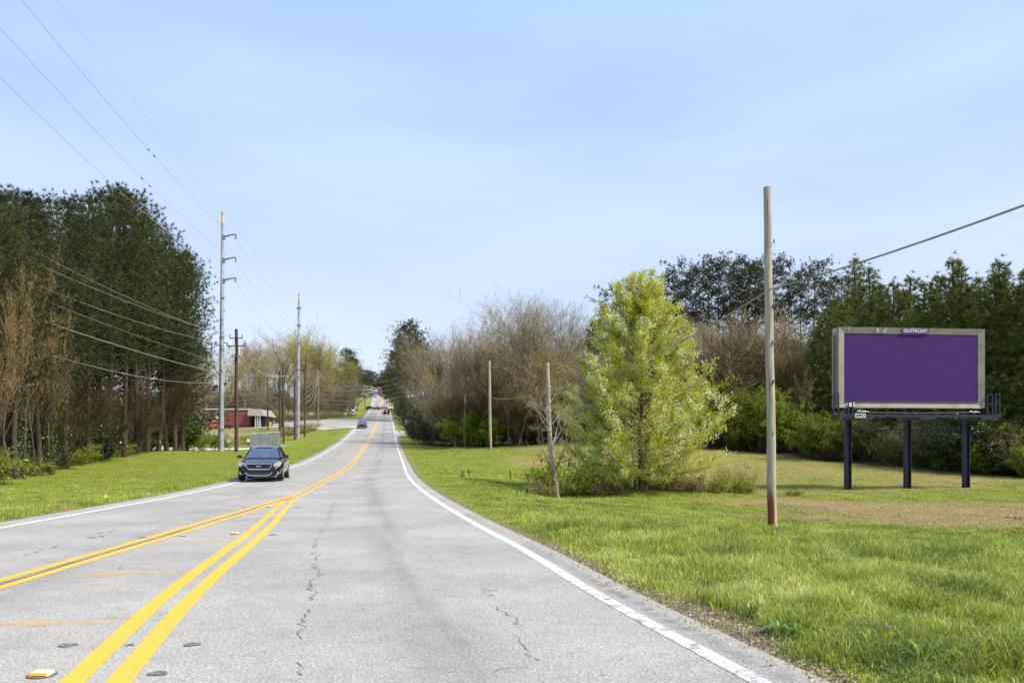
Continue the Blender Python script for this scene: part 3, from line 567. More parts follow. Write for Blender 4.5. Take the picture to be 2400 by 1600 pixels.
# ---- left pine wood
g = 'tall pines of the wood left of the road'
front = [(-8, 33, 12), (40, 37, 13), (95, 43, 14.6), (150, 49, 16.2), (205, 55, 18), (250, 60, 19.4), (292, 64, 20.8), (318, 68, 21.6), (345, 71, 20.5), (372, 74, 19.4), (392, 77, 18.6), (412, 80, 19.8), (428, 83, 20.2), (438, 86, 19.2)]
for i, (px, d, H) in enumerate(front):
    plant('ivy_pine' if px in (150, 205) else 'pine', 'pine_tree', X(px, d), d, H, 'tall dark pine in the front row of the left wood', 'pine tree', 'front row pines of the left wood')
r = random.Random(3); n = 0
for yy in np.arange(30, 90, 4.2):
    for k in range(7):
        y = yy + r.uniform(-1.6, 1.6); x = float(WLx(y)) - 3.5 - k * 4.3 - r.uniform(0, 3)
        if y > 76 and k > 3: continue
        if k == 0 and r.random() < .3: continue
        H = min(21, .295 * y + 1.6) * r.uniform(.82, 1.0)
        plant('pine' if r.random() < .75 else 'ivy_pine', 'pine_tree', x, y, H, 'tall dark pine deep inside the left wood', 'pine tree', g)
for px, d, H in [(8, 35, 10.6), (52, 37.5, 11.6), (118, 42, 10.6), (-40, 31, 9), (84, 40, 11.2), (28, 37, 11.4)]:
    plant('ivy_bare' if px in (52, 118, 20) else 'tan_bare', 'bare_tree', X(px, d), d, H, 'brown budding bare tree in front of the far left pines', 'bare tree', 'brown bare trees fronting the left pines', variant=0, wide=.72)
for px, d, H in [(160, 46, 7), (215, 52, 7), (265, 58, 6), (335, 67, 6), (380, 73, 8.5), (440, 81, 6), (232, 55, 9)]:
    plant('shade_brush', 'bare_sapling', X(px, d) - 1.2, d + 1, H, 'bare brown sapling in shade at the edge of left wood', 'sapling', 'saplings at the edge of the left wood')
for i, (px, d) in enumerate([(-30, 32), (10, 35.2), (45, 37.5), (85, 40.5), (130, 44), (165, 48), (200, 52.5), (235, 56.5), (262, 60), (300, 64.5), (330, 68)]):
    plant('evergreen_shrub' if i % 3 else 'low_weeds', 'undergrowth_shrub', X(px, d) - .8, d, r.uniform(1.0, 1.8), 'low dark shrub at the foot of the left wood', 'shrub', 'low shrubs along the left wood edge', wide=1.5)
for k in range(64):
    y = r.uniform(31, 88); x = float(WLx(y)) - r.uniform(1.5, 16)
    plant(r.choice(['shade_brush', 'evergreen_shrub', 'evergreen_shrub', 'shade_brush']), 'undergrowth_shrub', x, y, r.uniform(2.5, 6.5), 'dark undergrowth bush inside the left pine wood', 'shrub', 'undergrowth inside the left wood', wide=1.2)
for k in range(26):
    y = r.uniform(82, 96); x = -40.5 - k * 1.9
    plant(r.choice(['shade_brush', 'evergreen_shrub']), 'rear_thicket', x, y, r.uniform(7, 12), 'dark thicket closing the back of the left wood', 'shrub', 'thicket at the back of the left wood', wide=1.3)
for px, d, H in [(400, 83, 3.2), (430, 86, 2.8), (462, 90, 2.6), (490, 93, 2.2), (510, 96, 2.0), (575, 112, 1.6)]:
    plant('privet', 'privet_bush', X(px, d), d + 2, H, 'yellow green bush beside the trunks at the right end of the left wood', 'bush', 'yellow green bushes near the steel pole', wide=1.2)
plant('pine', 'dead_pine', X(412, 80), 80, 10.5, 'small dead pine with rusty red needles at the right end of the left wood', 'pine tree')
dp = bpy.data.objects['dead_pine']
for c in dp.children:
    if c.name.startswith('crown'): c.data = c.data.copy(); c.data.materials[0] = RUST

# ---- trees behind the brick building and along the side road
g = 'bare brown trees behind the brick building'
for px, d, H in [(470, 236, 22), (500, 228, 23), (530, 240, 24), (558, 225, 23.5), (585, 238, 24), (612, 226, 23), (640, 236, 24), (668, 230, 24), (694, 240, 25), (716, 228, 24.5), (738, 238, 23.5), (775, 246, 20), (455, 205, 19), (800, 262, 18), (520, 212, 17), (570, 214, 16), (620, 218, 17), (690, 222, 17), (735, 226, 17), (485, 215, 16), (545, 248, 24), (600, 250, 25), (655, 250, 25), (710, 252, 26), (760, 256, 22)]:
    plant('tan_bare' if r.random() < .35 else 'bare', 'bare_tree', X(px, d), d, H, 'bare brown tree behind the brick building', 'bare tree', g, wide=1.25)
for k in range(30):
    d = r.uniform(222, 262); px = r.uniform(430, 815)
    plant('brush', 'bare_sapling', X(px, d), d, r.uniform(8, 13), 'bare sapling behind the brick building', 'sapling', 'thicket under the trees behind the building', wide=1.5)
plant('oak', 'oak_tree', X(660, 172), 172, 24.5, 'big spreading bare oak rising above the utility poles left of the road', 'oak tree', variant=0, wide=1.05)
for px, d, H, l in [(757, 232, 27, 'tall yellow green budding tree behind the second steel pole'), (772, 238, 25, 'pale yellow green budding tree right of the tallest yellow one'), (735, 244, 26, 'yellow green budding tree just right of the second steel pole'), (790, 252, 19, 'low yellowish budding tree at the right end of the left trees'), (805, 262, 18, 'small tan budding tree beside the dark pine on the left')]:
    plant('budding', 'budding_tree', X(px, d), d, H, l, 'budding tree')
for px, d, H, w in [(822, 292, 22, 1.0), (812, 300, 23, 1), (832, 305, 19, .9), (800, 290, 15, 1), (788, 296, 14, 1), (826, 312, 20, 1), (770, 300, 13, 1), (750, 304, 12, 1), (735, 300, 13, 1)]:
    plant('far_pine', 'pine_tree', X(px, d), d, H, 'dark pine beyond the side street left of the road', 'pine tree', 'dark pines beyond the left side street', wide=w)
for px, d, H in [(740, 214, 2.6), (760, 216, 2.8), (778, 218, 2.4), (795, 222, 2.0), (722, 214, 3), (700, 212, 3.2), (650, 218, 3), (820, 232, 1.6), (640, 212, 3.5), (668, 212, 3.2)]:
    plant('tangle', 'brush_thicket', X(px, d), d + 3, H, 'low brown brush thicket on the bank above the side road', 'bush', 'brush on the bank above the side road', wide=1.6)
for px, d, H in [(650, 208, 3.5), (622, 204, 2.5), (595, 135, 2.4), (612, 138, 2.8), (580, 140, 2), (545, 137, 2), (640, 142, 2), (630, 150, 2.4), (715, 168, 1.6), (735, 172, 1.4)]:
    plant('privet' if px < 700 and px != 545 else 'brown_weeds', 'bank_bush', X(px, d), d, H, 'bush on the rough bank below the brick building', 'bush', 'bushes on the bank below the building', wide=1.5)
for px, d, H in [(480, 125, 1.8), (505, 128, 1.6), (530, 130, 1.5), (555, 128, 1.4), (700, 160, 1.5), (722, 162, 1.4), (672, 158, 1.5), (455, 122, 2.2), (650, 160, 1.6), (690, 166, 1.4)]:
    plant('brown_weeds', 'dead_weeds', X(px, d), d, H, 'clump of dead brown weeds on the rough bank', 'weeds', 'dead weeds on the rough bank', wide=2)
# ---- far trees past the crest
for k in range(34):
    d = r.uniform(470, 560); px = 815 + k * 3.4 + r.uniform(-3, 3)
    plant('far_pine', 'pine_tree', X(px, d), d, r.uniform(17, 23) if px < 905 else 20, 'distant dark pine on the skyline past the traffic lights', 'pine tree', 'pines on the skyline past the hill', z=28.5, wide=1.5)
# ---- right of the road, dark pines near the top of the hill
for px, d, H in [(962, 205, 24.5), (948, 215, 24), (935, 228, 22), (922, 245, 19), (912, 270, 15.5), (906, 300, 13), (975, 198, 22), (985, 190, 18), (902, 330, 10), (952, 195, 15), (940, 205, 14), (928, 225, 13), (918, 258, 11)]:
    plant('far_pine', 'pine_tree', X(px, d), d, H, 'dark pine beside the road near the top of the hill on the right', 'pine tree', 'dark pines right of the road up the hill')
for px, d, H in [(944, 235, 5.5), (954, 215, 6.5), (948, 222, 4.6), (962, 195, 6), (976, 180, 6.5), (985, 165, 5.5), (995, 158, 6.5), (936, 250, 4.6), (930, 280, 4)]:
    plant('evergreen_shrub', 'roadside_shrub', X(px, d), d, H, 'dense dark shrub beside the road below the right hand pines', 'shrub', 'dense shrubs right of the road up the hill', wide=1.1)
leanT = None; plant('evergreen_shrub', 'leaning_tree', X(938, 252), 252, 5.0, 'dark leafy tree leaning out over the road near the hilltop', 'tree', lean=.1)
# ---- right bare wood
g = 'bare grey brown trees of the wood right of the road'
for px, d, H in [(1000, 118, 15.5), (1010, 108, 16.5), (1026, 104, 16.6), (1045, 100, 15.6), (1068, 97, 15.2), (1090, 96, 15.5), (1112, 94, 16.2), (1135, 92, 16.4), (1158, 91, 17.2), (1182, 90, 17.5), (1205, 89, 17.3), (1230, 88, 17.4), (1255, 88, 17.5), (1278, 87, 17.4), (1300, 86, 18.0), (1325, 86, 16.8), (1348, 86, 16.5), (1372, 87, 16), (1400, 90, 16), (992, 128, 15), (1005, 122, 16)]:
    plant('bare', 'bare_tree', X(px, d), d, H * .95, 'bare grey brown tree along the front of the right wood', 'bare tree', g, wide=.72 if px < 1040 else 1.0)
for k in range(46):
    d = r.uniform(92, 150); px = r.uniform(965, 1440)
    if d < float(WRy(X(px, d))) + 4: continue
    plant(r.choice(['bare', 'bare', 'tan_bare', 'budding' if d > 110 and r.random() < .3 else 'bare']), 'bare_tree', X(px, d), d, r.uniform(13, 15.5), 'bare tree deeper inside the right wood', 'bare tree', 'inner trees of the bare wood right of the road', wide=1.2)
for px, d, H in [(1215, 78, 9.8), (1262, 77, 10.5), (1165, 80, 9), (1190, 79, 10.8), (1300, 76, 9), (1340, 78, 8.5), (1020, 92, 8.5)]:
    plant('tan_bare', 'budding_tree', X(px, d), d, H, 'tan budding small tree before the bare wood', 'budding tree', 'tan budding trees before the bare wood', wide=1.3)
for k in range(32):
    px = r.uniform(965, 1440); x = X(px, 88); y = float(WRy(x)) + r.uniform(1, 9)
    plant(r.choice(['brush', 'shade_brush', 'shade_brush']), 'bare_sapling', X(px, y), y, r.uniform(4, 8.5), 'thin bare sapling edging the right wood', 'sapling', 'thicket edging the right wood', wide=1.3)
for px, d, H in [(1075, 85.5, 3.4), (1098, 85, 4.0), (1120, 83.5, 4.6), (1138, 82, 3.8), (1170, 86, 2.6), (1215, 84, 2.4), (1010, 98, 3.2), (1035, 95, 3.5), (1055, 94, 3), (990, 102, 3), (1250, 84, 2.4), (1290, 84, 2.6), (975, 106, 3.2)]:
    plant('privet' if px in (1075, 1098, 1120, 1138) else 'evergreen_shrub', 'thicket_shrub', X(px, d), d, H, 'green leafy shrub at the foot of the right bare wood', 'shrub', 'green shrubs at the foot of the right wood', wide=1.25)
plant('tangle', 'roadside_brush', X(985, 112), 112, 2.4, 'pale brush at the corner of the gravel drive', 'bush', wide=1.3)
# ---- dark conifer and tall umbrella pines beyond the pear tree
plant('young_pine', 'conifer', X(1385, 84), 84, 12.6, 'dark conifer just left of the blossoming pear tree', 'conifer')
plant('young_pine', 'conifer', X(1418, 88), 88, 14.6, 'dark conifer half hidden behind the blossoming pear tree', 'conifer')
for px, d, H in [(1432, 120, 20.5), (1560, 116, 22), (1592, 112, 22.5), (1625, 118, 23), (1655, 112, 21.5), (1685, 110, 22.7), (1715, 108, 22.5), (1752, 112, 22.8), (1775, 106, 21.5), (1812, 104, 22), (1845, 108, 21.5), (1880, 104, 20), (1905, 100, 20.5), (1935, 102, 18.5), (1965, 98, 18.5), (1500, 118, 21), (1540, 122, 21.5), (1610, 126, 22), (1740, 124, 22.5)]:
    plant('umbrella_pine', 'umbrella_pine', X(px, d), d, H, 'tall bare trunked pine with open crown behind the brushy slope', 'pine tree', 'tall open crowned pines behind the slope', wide=1.0)
for px, d, H in [(1650, 84, 11.5), (1672, 86, 11), (1560, 95, 12), (1520, 90, 12)]:
    plant('young_pine', 'young_pine', X(px, d), d, H, 'young green pine among the bare brush behind the pear tree', 'pine tree', 'young pines among the brush')
g = 'bare purple grey brush on the slope behind the field'
for k in range(44):
    px = 1460 + (k * 37.7) % 500; d = r.uniform(72, 98); H = r.uniform(9, 12.8) + (d - 72) * .12
    plant('brush' if k % 3 else 'bare', 'brush_tree', X(px, d), d, H, 'bare purple grey brush tree behind the field', 'bare tree', g, wide=1.3)
for px, d, H in [(1640, 68, 5), (1672, 68.5, 5.5), (1705, 68, 5.8), (1740, 67, 5.6), (1772, 66, 6.2), (1805, 65, 5.5), (1838, 65, 4.5), (1690, 71, 6.6), (1755, 70, 7)]:
    plant('privet', 'privet_bush', X(px, d), d, H, 'tall yellow green bush behind the nearest wooden pole', 'bush', 'yellow green bushes behind the nearest wooden pole', wide=.95)
for px, d, H in [(1905, 60, 3.6), (1935, 59, 4.4), (1962, 58.5, 3.8), (1885, 61.5, 2.8)]:
    plant('privet', 'privet_bush', X(px, d), d, H, 'arching yellow green bush left of the billboard posts', 'bush', 'yellow green bushes beside the billboard', wide=1.1)
for px, d, H in [(1860, 70, 9), (1820, 72, 8.5), (1880, 66, 7), (1660, 76, 8.5), (1790, 73, 8.5)]:
    plant('tan_bare', 'budding_tree', X(px, d), d, H, 'tan budding tree between the pole and the billboard', 'budding tree', 'tan budding trees left of the billboard', wide=1.2)
# ---- young pines behind the billboard
g = 'dense young pines behind the billboard'
for px, d, H in [(1915, 66, 10), (1940, 68, 13.2), (1968, 65, 13), (2000, 70, 16.4), (2030, 68, 15.9), (2062, 66, 15.3), (2092, 64, 14.3), (2122, 66, 15.2), (2152, 62, 13.8), (2180, 61, 14.5), (2205, 60, 13.8), (2232, 58, 15), (2262, 57, 15.1), (2290, 56, 13.6), (2315, 55, 13.8), (2340, 54, 14.3), (2368, 53, 14.2), (2395, 52, 14), (2425, 51, 14), (2455, 50, 13.5), (2490, 49, 13.5), (2535, 48, 13)]:
    plant('young_pine', 'young_pine', X(px, d), d, H * r.uniform(.88, 1.0), 'dense green young pine in the row behind the billboard', 'pine tree', g, wide=1.2, lean=r.uniform(-.03, .03))
for k in range(34):
    px = 1930 + k * 18.5; d = float(np.interp(px, [1930, 2400, 2550], [74, 60, 56])) + r.uniform(0, 14)
    plant('young_pine', 'young_pine', X(px, d), d, float(np.interp(px, [1930, 2060, 2150, 2230, 2400], [14, 15, 14, 14, 14])) * r.uniform(.9, 1.02), 'dense young pine in the rear pine stand', 'pine tree', 'inner pines of the stand behind the billboard', wide=1.2)
for k in range(34):
    px = 1975 + k * 16 + r.uniform(-9, 9); y0 = float(WRy(X(px, 50))); d = y0 + r.uniform(1.5, 6)
    plant(r.choice(['shade_brush', 'tangle', 'evergreen_shrub', 'privet']), 'underbrush', X(px, d), d, r.uniform(1.8, 4.2), 'dark tangled underbrush at the right field edge', 'bush', 'underbrush at the foot of the billboard pines', wide=1.25)
for px, d, H in [(2205, 52.5, 2.6), (2300, 49, 2.3), (2390, 46.5, 2.4), (2090, 55, 2.2)]:
    plant('privet', 'privet_bush', X(px, d), d, H, 'green arching bush in the shade behind the billboard posts', 'bush', 'green bushes in the shade behind the billboard')
plant('tangle', 'roadside_brush', X(1690, 39), 36.5, 1.5, 'low dark bush on the field between the pear tree and the nearest pole', 'bush', wide=1.2)
for px, d, H, k in [(1660, 35.5, .9, 'low_weeds'), (1715, 36, 1.1, 'low_weeds'), (1745, 36.5, .7, 'low_weeds'), (1858, 34.5, .45, 'low_weeds'), (1630, 35, .9, 'brown_weeds'), (1600, 35, .8, 'brown_weeds'), (1270, 32, .7, 'brown_weeds'), (1290, 32.5, .9, 'brown_weeds'), (1340, 33, .9, 'low_weeds'), (1375, 33.5, 1.0, 'brown_weeds'), (1410, 34, 1.1, 'brown_weeds'), (1440, 35.5, .8, 'low_weeds'), (1475, 36, .6, 'brown_weeds'), (1570, 35.5, .8, 'low_weeds'), (1275, 45, .6, 'low_weeds'), (1238, 46, .4, 'brown_weeds'), (1325, 33.2, 2.0, 'low_weeds'), (1530, 36, .6, 'brown_weeds')]:
    plant(k, 'weed_clump', X(px, d), d, H, 'clump of weeds near the pear and small bare tree', 'weeds', 'weeds around the pear tree', wide=1.15)
plant('privet', 'green_bush', X(1385, 42), 42, 1.9, 'rounded yellow green bush between the small bare tree and the pear tree', 'bush', wide=1.0)
plant('little_bare', 'little_bare_tree', X(1307, 32), 32, 5.6, 'small bare tree with spreading low branches left of the pear tree', 'bare tree', variant=0, wide=1.1)

# ---- the blossoming pear tree: own mesh
rg = np.random.default_rng(9); B = Branches(42); Hp = 9.5
def prof(h): # crown radius at relative height
    return np.interp(h, [.03, .10, .22, .30, .38, .5, .62, .75, .88, 1.0], [1.6, 2.7, 3.5, 3.6, 3.45, 3.0, 2.45, 1.8, 1.1, .3])
B.grow(Vector((0, 0, -.2)), Vector((0, 0, 1)), Hp * .93, .16, 0, 0, [0], wob=.03, tipr=.15)
for k in range(2): B.grow(Vector((.25 - k * .45, .1, -.2)), Vector((.12 - k * .25, .05, 1)).normalized(), Hp * .55, .07, 0, 0, [0], wob=.05, tipr=.2)
tr = [s for s in B.seg]; tips = []; grp = []
for k in range(135):
    f = .04 + .94 * (k + B.r.random()) / 135; a = k * 2.39996 + B.r.uniform(-.3, .3); rr = float(prof(f)) * B.r.uniform(.66, 1.09); p0 = Vector((0, 0, Hp * max(.07, f - .10 - .1 * f))); 
    e = Vector((math.cos(a) * rr, math.sin(a) * rr, Hp * f)); n0 = len(B.seg); L = (e - p0).length; prev = p0
    for j in range(1, 7):
        t_ = j / 6; q = p0.lerp(e, t_) + Vector((B.r.gauss(0, .05), B.r.gauss(0, .05), -.22 * L * t_ * (1 - t_) + B.r.gauss(0, .04))); B.seg.append((prev, q, .028 * (1.15 - t_), .028 * (1.15 - t_ - .16) + .003, 1))
        for _ in range(3):
            dd = ((q - prev).normalized() + Vector((B.r.gauss(0, .6), B.r.gauss(0, .6), B.r.gauss(.35, .4)))).normalized(); l2 = B.r.uniform(.25, .6) * (.5 + rr / 3); q2 = q + dd * l2; B.seg.append((q, q2, .009, .005, 2)); gk = B.r.random()
            for w_ in range(84 if t_ > .35 else 22): tips.append(tuple(q.lerp(q2, B.r.uniform(.2, 1.12)) + Vector((B.r.gauss(0, .075), B.r.gauss(0, .075), B.r.gauss(0, .075))))); grp.append(gk)
        prev = q
pe = empty('pear_tree', (X(1503, 35), 35, Gz(X(1503, 35), 35)), .4, 'young pear tree in pale yellow green leaf and white blossom on the field', 'tree')
v, f = cat([prisms(*B.arrays(0, 0), n=8), prisms(*B.arrays(1, 9, .005), n=4)]); link('trunk', np_mesh('trunk', v, f, TWIGD, True, attrs={'rnd': rg.uniform(0, 1, len(v))}), pe)
tp = np.array(tips); gr = np.array(grp); bl = rg.random(len(tp)) < np.clip((gr - .35) * .8, 0, .42) * (1.2 - .0 * tp[:, 2])
lv, lf, lr = leaves(tp[~bl], .07, rg, grp=gr[~bl]); link('crown', np_mesh('crown', lv, lf, PEAR, attrs={'rnd': lr}), pe)
lv, lf, lr = leaves(tp[bl], .075, rg); link('blossom', np_mesh('blossom', lv, lf, BLOS, attrs={'rnd': lr}), pe)

# ------------------------------------------------------------------ grass blades (uncountable: one object per verge)
def blades(name, n_try, xf, dens, hfun, seed, label, ymin, ymax):
    rg = np.random.default_rng(seed)
    y = ymin * (ymax / ymin)**rg.random(n_try)                 # log-uniform in distance
    x, wgt = xf(y, rg); keep = rg.random(n_try) < np.clip(dens(x, y) * wgt, 0, 1); x, y = x[keep], y[keep]; n = len(x)
    z = G(x, y); cl = fbm(x, y, .45, 21); h = hfun(x, y, cl) * rg.uniform(.55, 1.25, n); dry = zone_dry(x, y)
    z = np.where((x < PR(y)) & (x > PL(y)), R(y), z)
    wd = (.0042 + .00036 * y) * rg.uniform(.7, 1.3, n); az = rg.uniform(0, 2 * np.pi, n) ; ln = rg.uniform(.15, .9, n) * h
    dx, dy = np.cos(az) * ln, np.sin(az) * ln; fa = rg.uniform(0, 2 * np.pi, n); sx, sy = np.cos(fa) * wd / 2, np.sin(fa) * wd / 2
    b_ = np.stack([x, y, z - .01], 1); s = np.stack([sx, sy, sx * 0], 1); mid = b_ + np.stack([dx * .22, dy * .22, h * .55], 1); m2 = b_ + np.stack([dx * .6, dy * .6, h * .9], 1); dr_ = rg.uniform(.55, 1.08, n); tip = b_ + np.stack([dx * 1.25, dy * 1.25, h * dr_], 1)
    V = np.stack([b_ - s, b_ + s, mid + s * .9, mid - s * .9, m2 + s * .65, m2 - s * .65, tip], 1).reshape(-1, 3); i = np.arange(n)[:, None] * 7
    Fa = np.concatenate([i + [0, 1, 2], i + [0, 2, 3], i + [3, 2, 4], i + [3, 4, 5], i + [5, 4, 6]], 0)
    hue = np.clip((fbm(x, y, 1.7, 31) - .5) * .55 + (fbm(x, y, .4, 33) - .5) * .9 + rg.beta(2, 2, n) * .9 + .03, 0, 1); dr = np.clip(dry + rg.normal(0, .25, n), 0, 1)
    dr = np.where(rg.random(n) < .05, .8, dr)
    me = np_mesh(name, V, Fa, M_BLADE, attrs={'rnd': np.repeat(hue, 7), 'dry': np.repeat(dr, 7)})
    tag(link(name, me), label, kind='stuff'); print(name, n)
m, t, b = newmat('grass_blades'); a = node(t, 'ShaderNodeAttribute', attribute_name='rnd'); d_ = node(t, 'ShaderNodeAttribute', attribute_name='dry')
rr_ = ramp(t, [(0, (.10, .18, .03)), (.3, (.23, .32, .03)), (.6, (.385, .46, .04)), (.85, (.53, .58, .08)), (1, (.66, .70, .26))]); t.links.new(a.outputs['Fac'], rr_.inputs[0])
rq = ramp(t, [(0, (.28, .2, .09)), (1, (.56, .46, .29))]); t.links.new(a.outputs['Fac'], rq.inputs[0])
cc = mixc(t, d_.outputs['Fac'], rr_.outputs[0], rq.outputs[0]); t.links.new(cc, b.inputs['Base Color']); b.inputs['Roughness'].default_value = .38; b.inputs['Specular IOR Level'].default_value = .32
tr_ = node(t, 'ShaderNodeBsdfTranslucent'); t.links.new(cc, tr_.inputs['Color']); ms = node(t, 'ShaderNodeMixShader'); ms.inputs[0].default_value = .35
t.links.new(b.outputs[0], ms.inputs[1]); t.links.new(tr_.outputs[0], ms.inputs[2]); t.links.new(ms.outputs[0], t.nodes['Material Output'].inputs['Surface']); M_BLADE = m
def xr(y, rg): w = np.maximum(0.72 * y + 1.5 - PR(y), .5); return PR(y) - .13 + rg.random(len(y)) * w, w / (1.0 * y)
def dens_r(x, y):
    o_ = x - PR(y); e = sst(-.05, .65, o_ + (fbm(x, y, .5, 11) - .5) * .7); dirt = zone_dirt(x, y); dry = zone_dry(x, y); return np.where(o_ < 0, .5 * (fbm(x, y, .35, 12) > .55), 1) * (.25 + .75 * e) * (1 - .93 * dirt) * (1 - .15 * dry) * (1 - zone_litter(x, y)) * .95
def h_r(x, y, cl):
    o_ = x - PR(y); lush = 1 - sst(13, 22, y + (fbm(x, y, 4, 9) - .5) * 6 + np.maximum(0, -o_ + 2)); dry = zone_dry(x, y)
    return (.06 + .12 * lush) * (.38 + 1.8 * cl**1.4) * (.35 + .65 * sst(0, 1.1, o_)) * (1 - .55 * dry)
blades('grass_right', 760000, xr, dens_r, h_r, 1, 'lush spring grass on the right verge', 4.0, 92)
def xl(y, rg): w = np.maximum(np.minimum(.72 * y + PL(y) + 2, PL(y) - WLx(y) + .5), .3); return PL(y) - .02 - rg.random(len(y)) * w, w / (.6 * y)
def dens_l(x, y): return (.3 + .7 * sst(0, .6, PL(y) - x)) * (1 - .6 * zone_dry(x, y)) * (1 - zone_litter(x, y)) * .9
blades('grass_left', 200000, xl, dens_l, lambda x, y, cl: (.045 + .06 * (1 - sst(.4, 1.6, PL(y) - x))) * (.5 + cl), 2, 'mown green grass on the left verge', 11, 100)

ORD = 'leftmost second third fourth fifth sixth seventh eighth ninth tenth eleventh twelfth thirteenth fourteenth fifteenth sixteenth seventeenth eighteenth nineteenth twentieth twenty-first twenty-second twenty-third twenty-fourth twenty-fifth'.split()
def order_labels(maxn=22):
    gs = {}
    for o in bpy.data.objects:
        if o.parent is None and o.get('group') and o.get('category'): gs.setdefault((o['group'], o['label']), []).append(o)
    for (gname, lab), L in gs.items():
        if len(L) > maxn and len(lab.split()) <= 10 and 'weed' not in gname:
            for o in L:
                px = CX + F * o.location.x / max(o.location.y, 1); d = o.location.y
                s_ = next(s for lim, s in ((150, 'at the left photo edge'), (330, 'left of the white trunked pines'), (560, 'left of the steel pole'), (690, 'between the steel poles'), (830, 'right of the second steel pole'), (1000, 'beside the road'), (1088, 'left of the shortest grey pole'), (1149, 'between the thin grey poles'), (1291, 'left of the red footed pole'), (1503, 'around the pear tree'), (1650, 'right of the pear tree'), (1800, 'left of the nearest pole'), (1950, 'right of the nearest pole'), (2130, 'behind the billboard left half'), (2320, 'behind the billboard right half'), (9999, 'at the right photo edge')) if px < lim)
                o['label'] = lab + ', ' + s_
            continue
        if not 2 <= len(L) <= maxn or 'near grass' in gname: continue
        L.sort(key=lambda o: o.location.x / max(o.location.y, 1)); w = lab.split()
        for i, o in enumerate(L):
            suf = 'leftmost of its row' if i == 0 else ('rightmost of its row' if i == len(L) - 1 else ORD[i] + ' from left')
            o['label'] = ' '.join(w[:12]) + ', ' + suf if len(w) <= 12 else lab
# ------------------------------------------------------------------ man-made things
GALV = plain('galvanised_steel', (.40, .42, .44), .45, .35, .22, 1.2); GALVD = plain('weathered_steel', (.20, .22, .24), .5, .3, .25, 1.5)
NAVY = plain('navy_paint', (.012, .016, .045), .5, 0, .3, 3); BLACKP = plain('black_plastic', (.015, .015, .017), .5, 0, .2, 8); DWOOD = plain('creosote_wood', (.085, .055, .042), .9, 0, .45, 5, bump=.4)
GWOOD = plain('olive_wood', (.2, .18, .11), .9, 0, .3, 5, bump=.3); WIRE = plain('aluminium_wire', (.62, .57, .45), .6, 0, .1, 2); CABLE = plain('black_cable', (.30, .275, .23), .6, 0, .2, 2); LWIRE = plain('bright_wire', (.40, .385, .35), .4, .1, .1, 2)
WHITEP = plain('white_paint', (.75, .75, .73), .5, 0, .06, 4); CERAM = plain('white_ceramic', (.7, .72, .72), .25, 0, .06, 5); CHROME = plain('chrome', (.78, .78, .8), .12, 1, .03, 4)
ORANGE = plain('orange_reflector', (.85, .32, .02), .25, 0, .12, 20); REDM = plain('red_lens', (.5, .02, .015), .25, 0, .1, 9); GREENM = plain('green_sign', (.02, .2, .13), .5, 0, .1, 6); YELM = plain('yellow_sign', (.75, .5, .09), .5, 0, .08, 6)
# old grey pole timber with a rusty stain at the foot
def polewood(name, stain, fine=1.0):
    m, t, b = newmat(name); tcn = node(t, 'ShaderNodeTexCoord'); mp = node(t, 'ShaderNodeMapping'); mp.inputs['Scale'].default_value = (14, 14, .55); t.links.new(tcn.outputs['Object'], mp.inputs['Vector'])
    n = node(t, 'ShaderNodeTexNoise', Scale=2.2, Detail=7, Roughness=.65); t.links.new(mp.outputs[0], n.inputs['Vector']); n2 = noi(1.1, 4, .5, t=t, tcn=tcn)
    r = ramp(t, [(.30, (.09, .07, .05)), (.41, (.31, .26, .205)), (.6, (.47, .41, .34)), (.78, (.62, .56, .48))]); t.links.new(n.outputs['Fac'], r.inputs[0])
    sp = node(t, 'ShaderNodeSeparateXYZ'); t.links.new(tcn.outputs['Object'], sp.inputs[0])
    mr = node(t, 'ShaderNodeMapRange', interpolation_type='SMOOTHSTEP'); t.links.new(sp.outputs[2], mr.inputs['Value']); mr.inputs['From Min'].default_value = stain * 1.5; mr.inputs['From Max'].default_value = stain * .3
    sx = node(t, 'ShaderNodeMapRange'); t.links.new(sp.outputs[0], sx.inputs['Value']); sx.inputs['From Min'].default_value = .07; sx.inputs['From Max'].default_value = -.03; sx.inputs['To Min'].default_value = .15
    k = node(t, 'ShaderNodeMath', operation='MULTIPLY'); t.links.new(mr.outputs[0], k.inputs[0]); t.links.new(n.outputs['Fac'], k.inputs[1]); k2 = node(t, 'ShaderNodeMath', operation='MULTIPLY'); t.links.new(k.outputs[0], k2.inputs[0]); t.links.new(sx.outputs[0], k2.inputs[1])
    q = node(t, 'ShaderNodeMapRange'); t.links.new(k2.outputs[0], q.inputs['Value']); q.inputs['From Min'].default_value = .30; q.inputs['From Max'].default_value = .40
    rs = ramp(t, [(.3, (.07, .025, .012)), (.65, (.28, .10, .035))]); t.links.new(n.outputs['Fac'], rs.inputs[0])
    t.links.new(mixc(t, q.outputs[0], r.outputs[0], rs.outputs[0]), b.inputs['Base Color']); b.inputs['Roughness'].default_value = .85; b.inputs['Specular IOR Level'].default_value = .2
    bp = node(t, 'ShaderNodeBump', Strength=.55, Distance=.015); t.links.new(n.outputs['Fac'], bp.inputs['Height']); t.links.new(bp.outputs[0], b.inputs['Normal']); return m
POLEW = polewood('old_grey_pole_wood', 1.35); POLEW2 = polewood('grey_pole_red_foot', 1.3)
rq_ = random.Random(12)
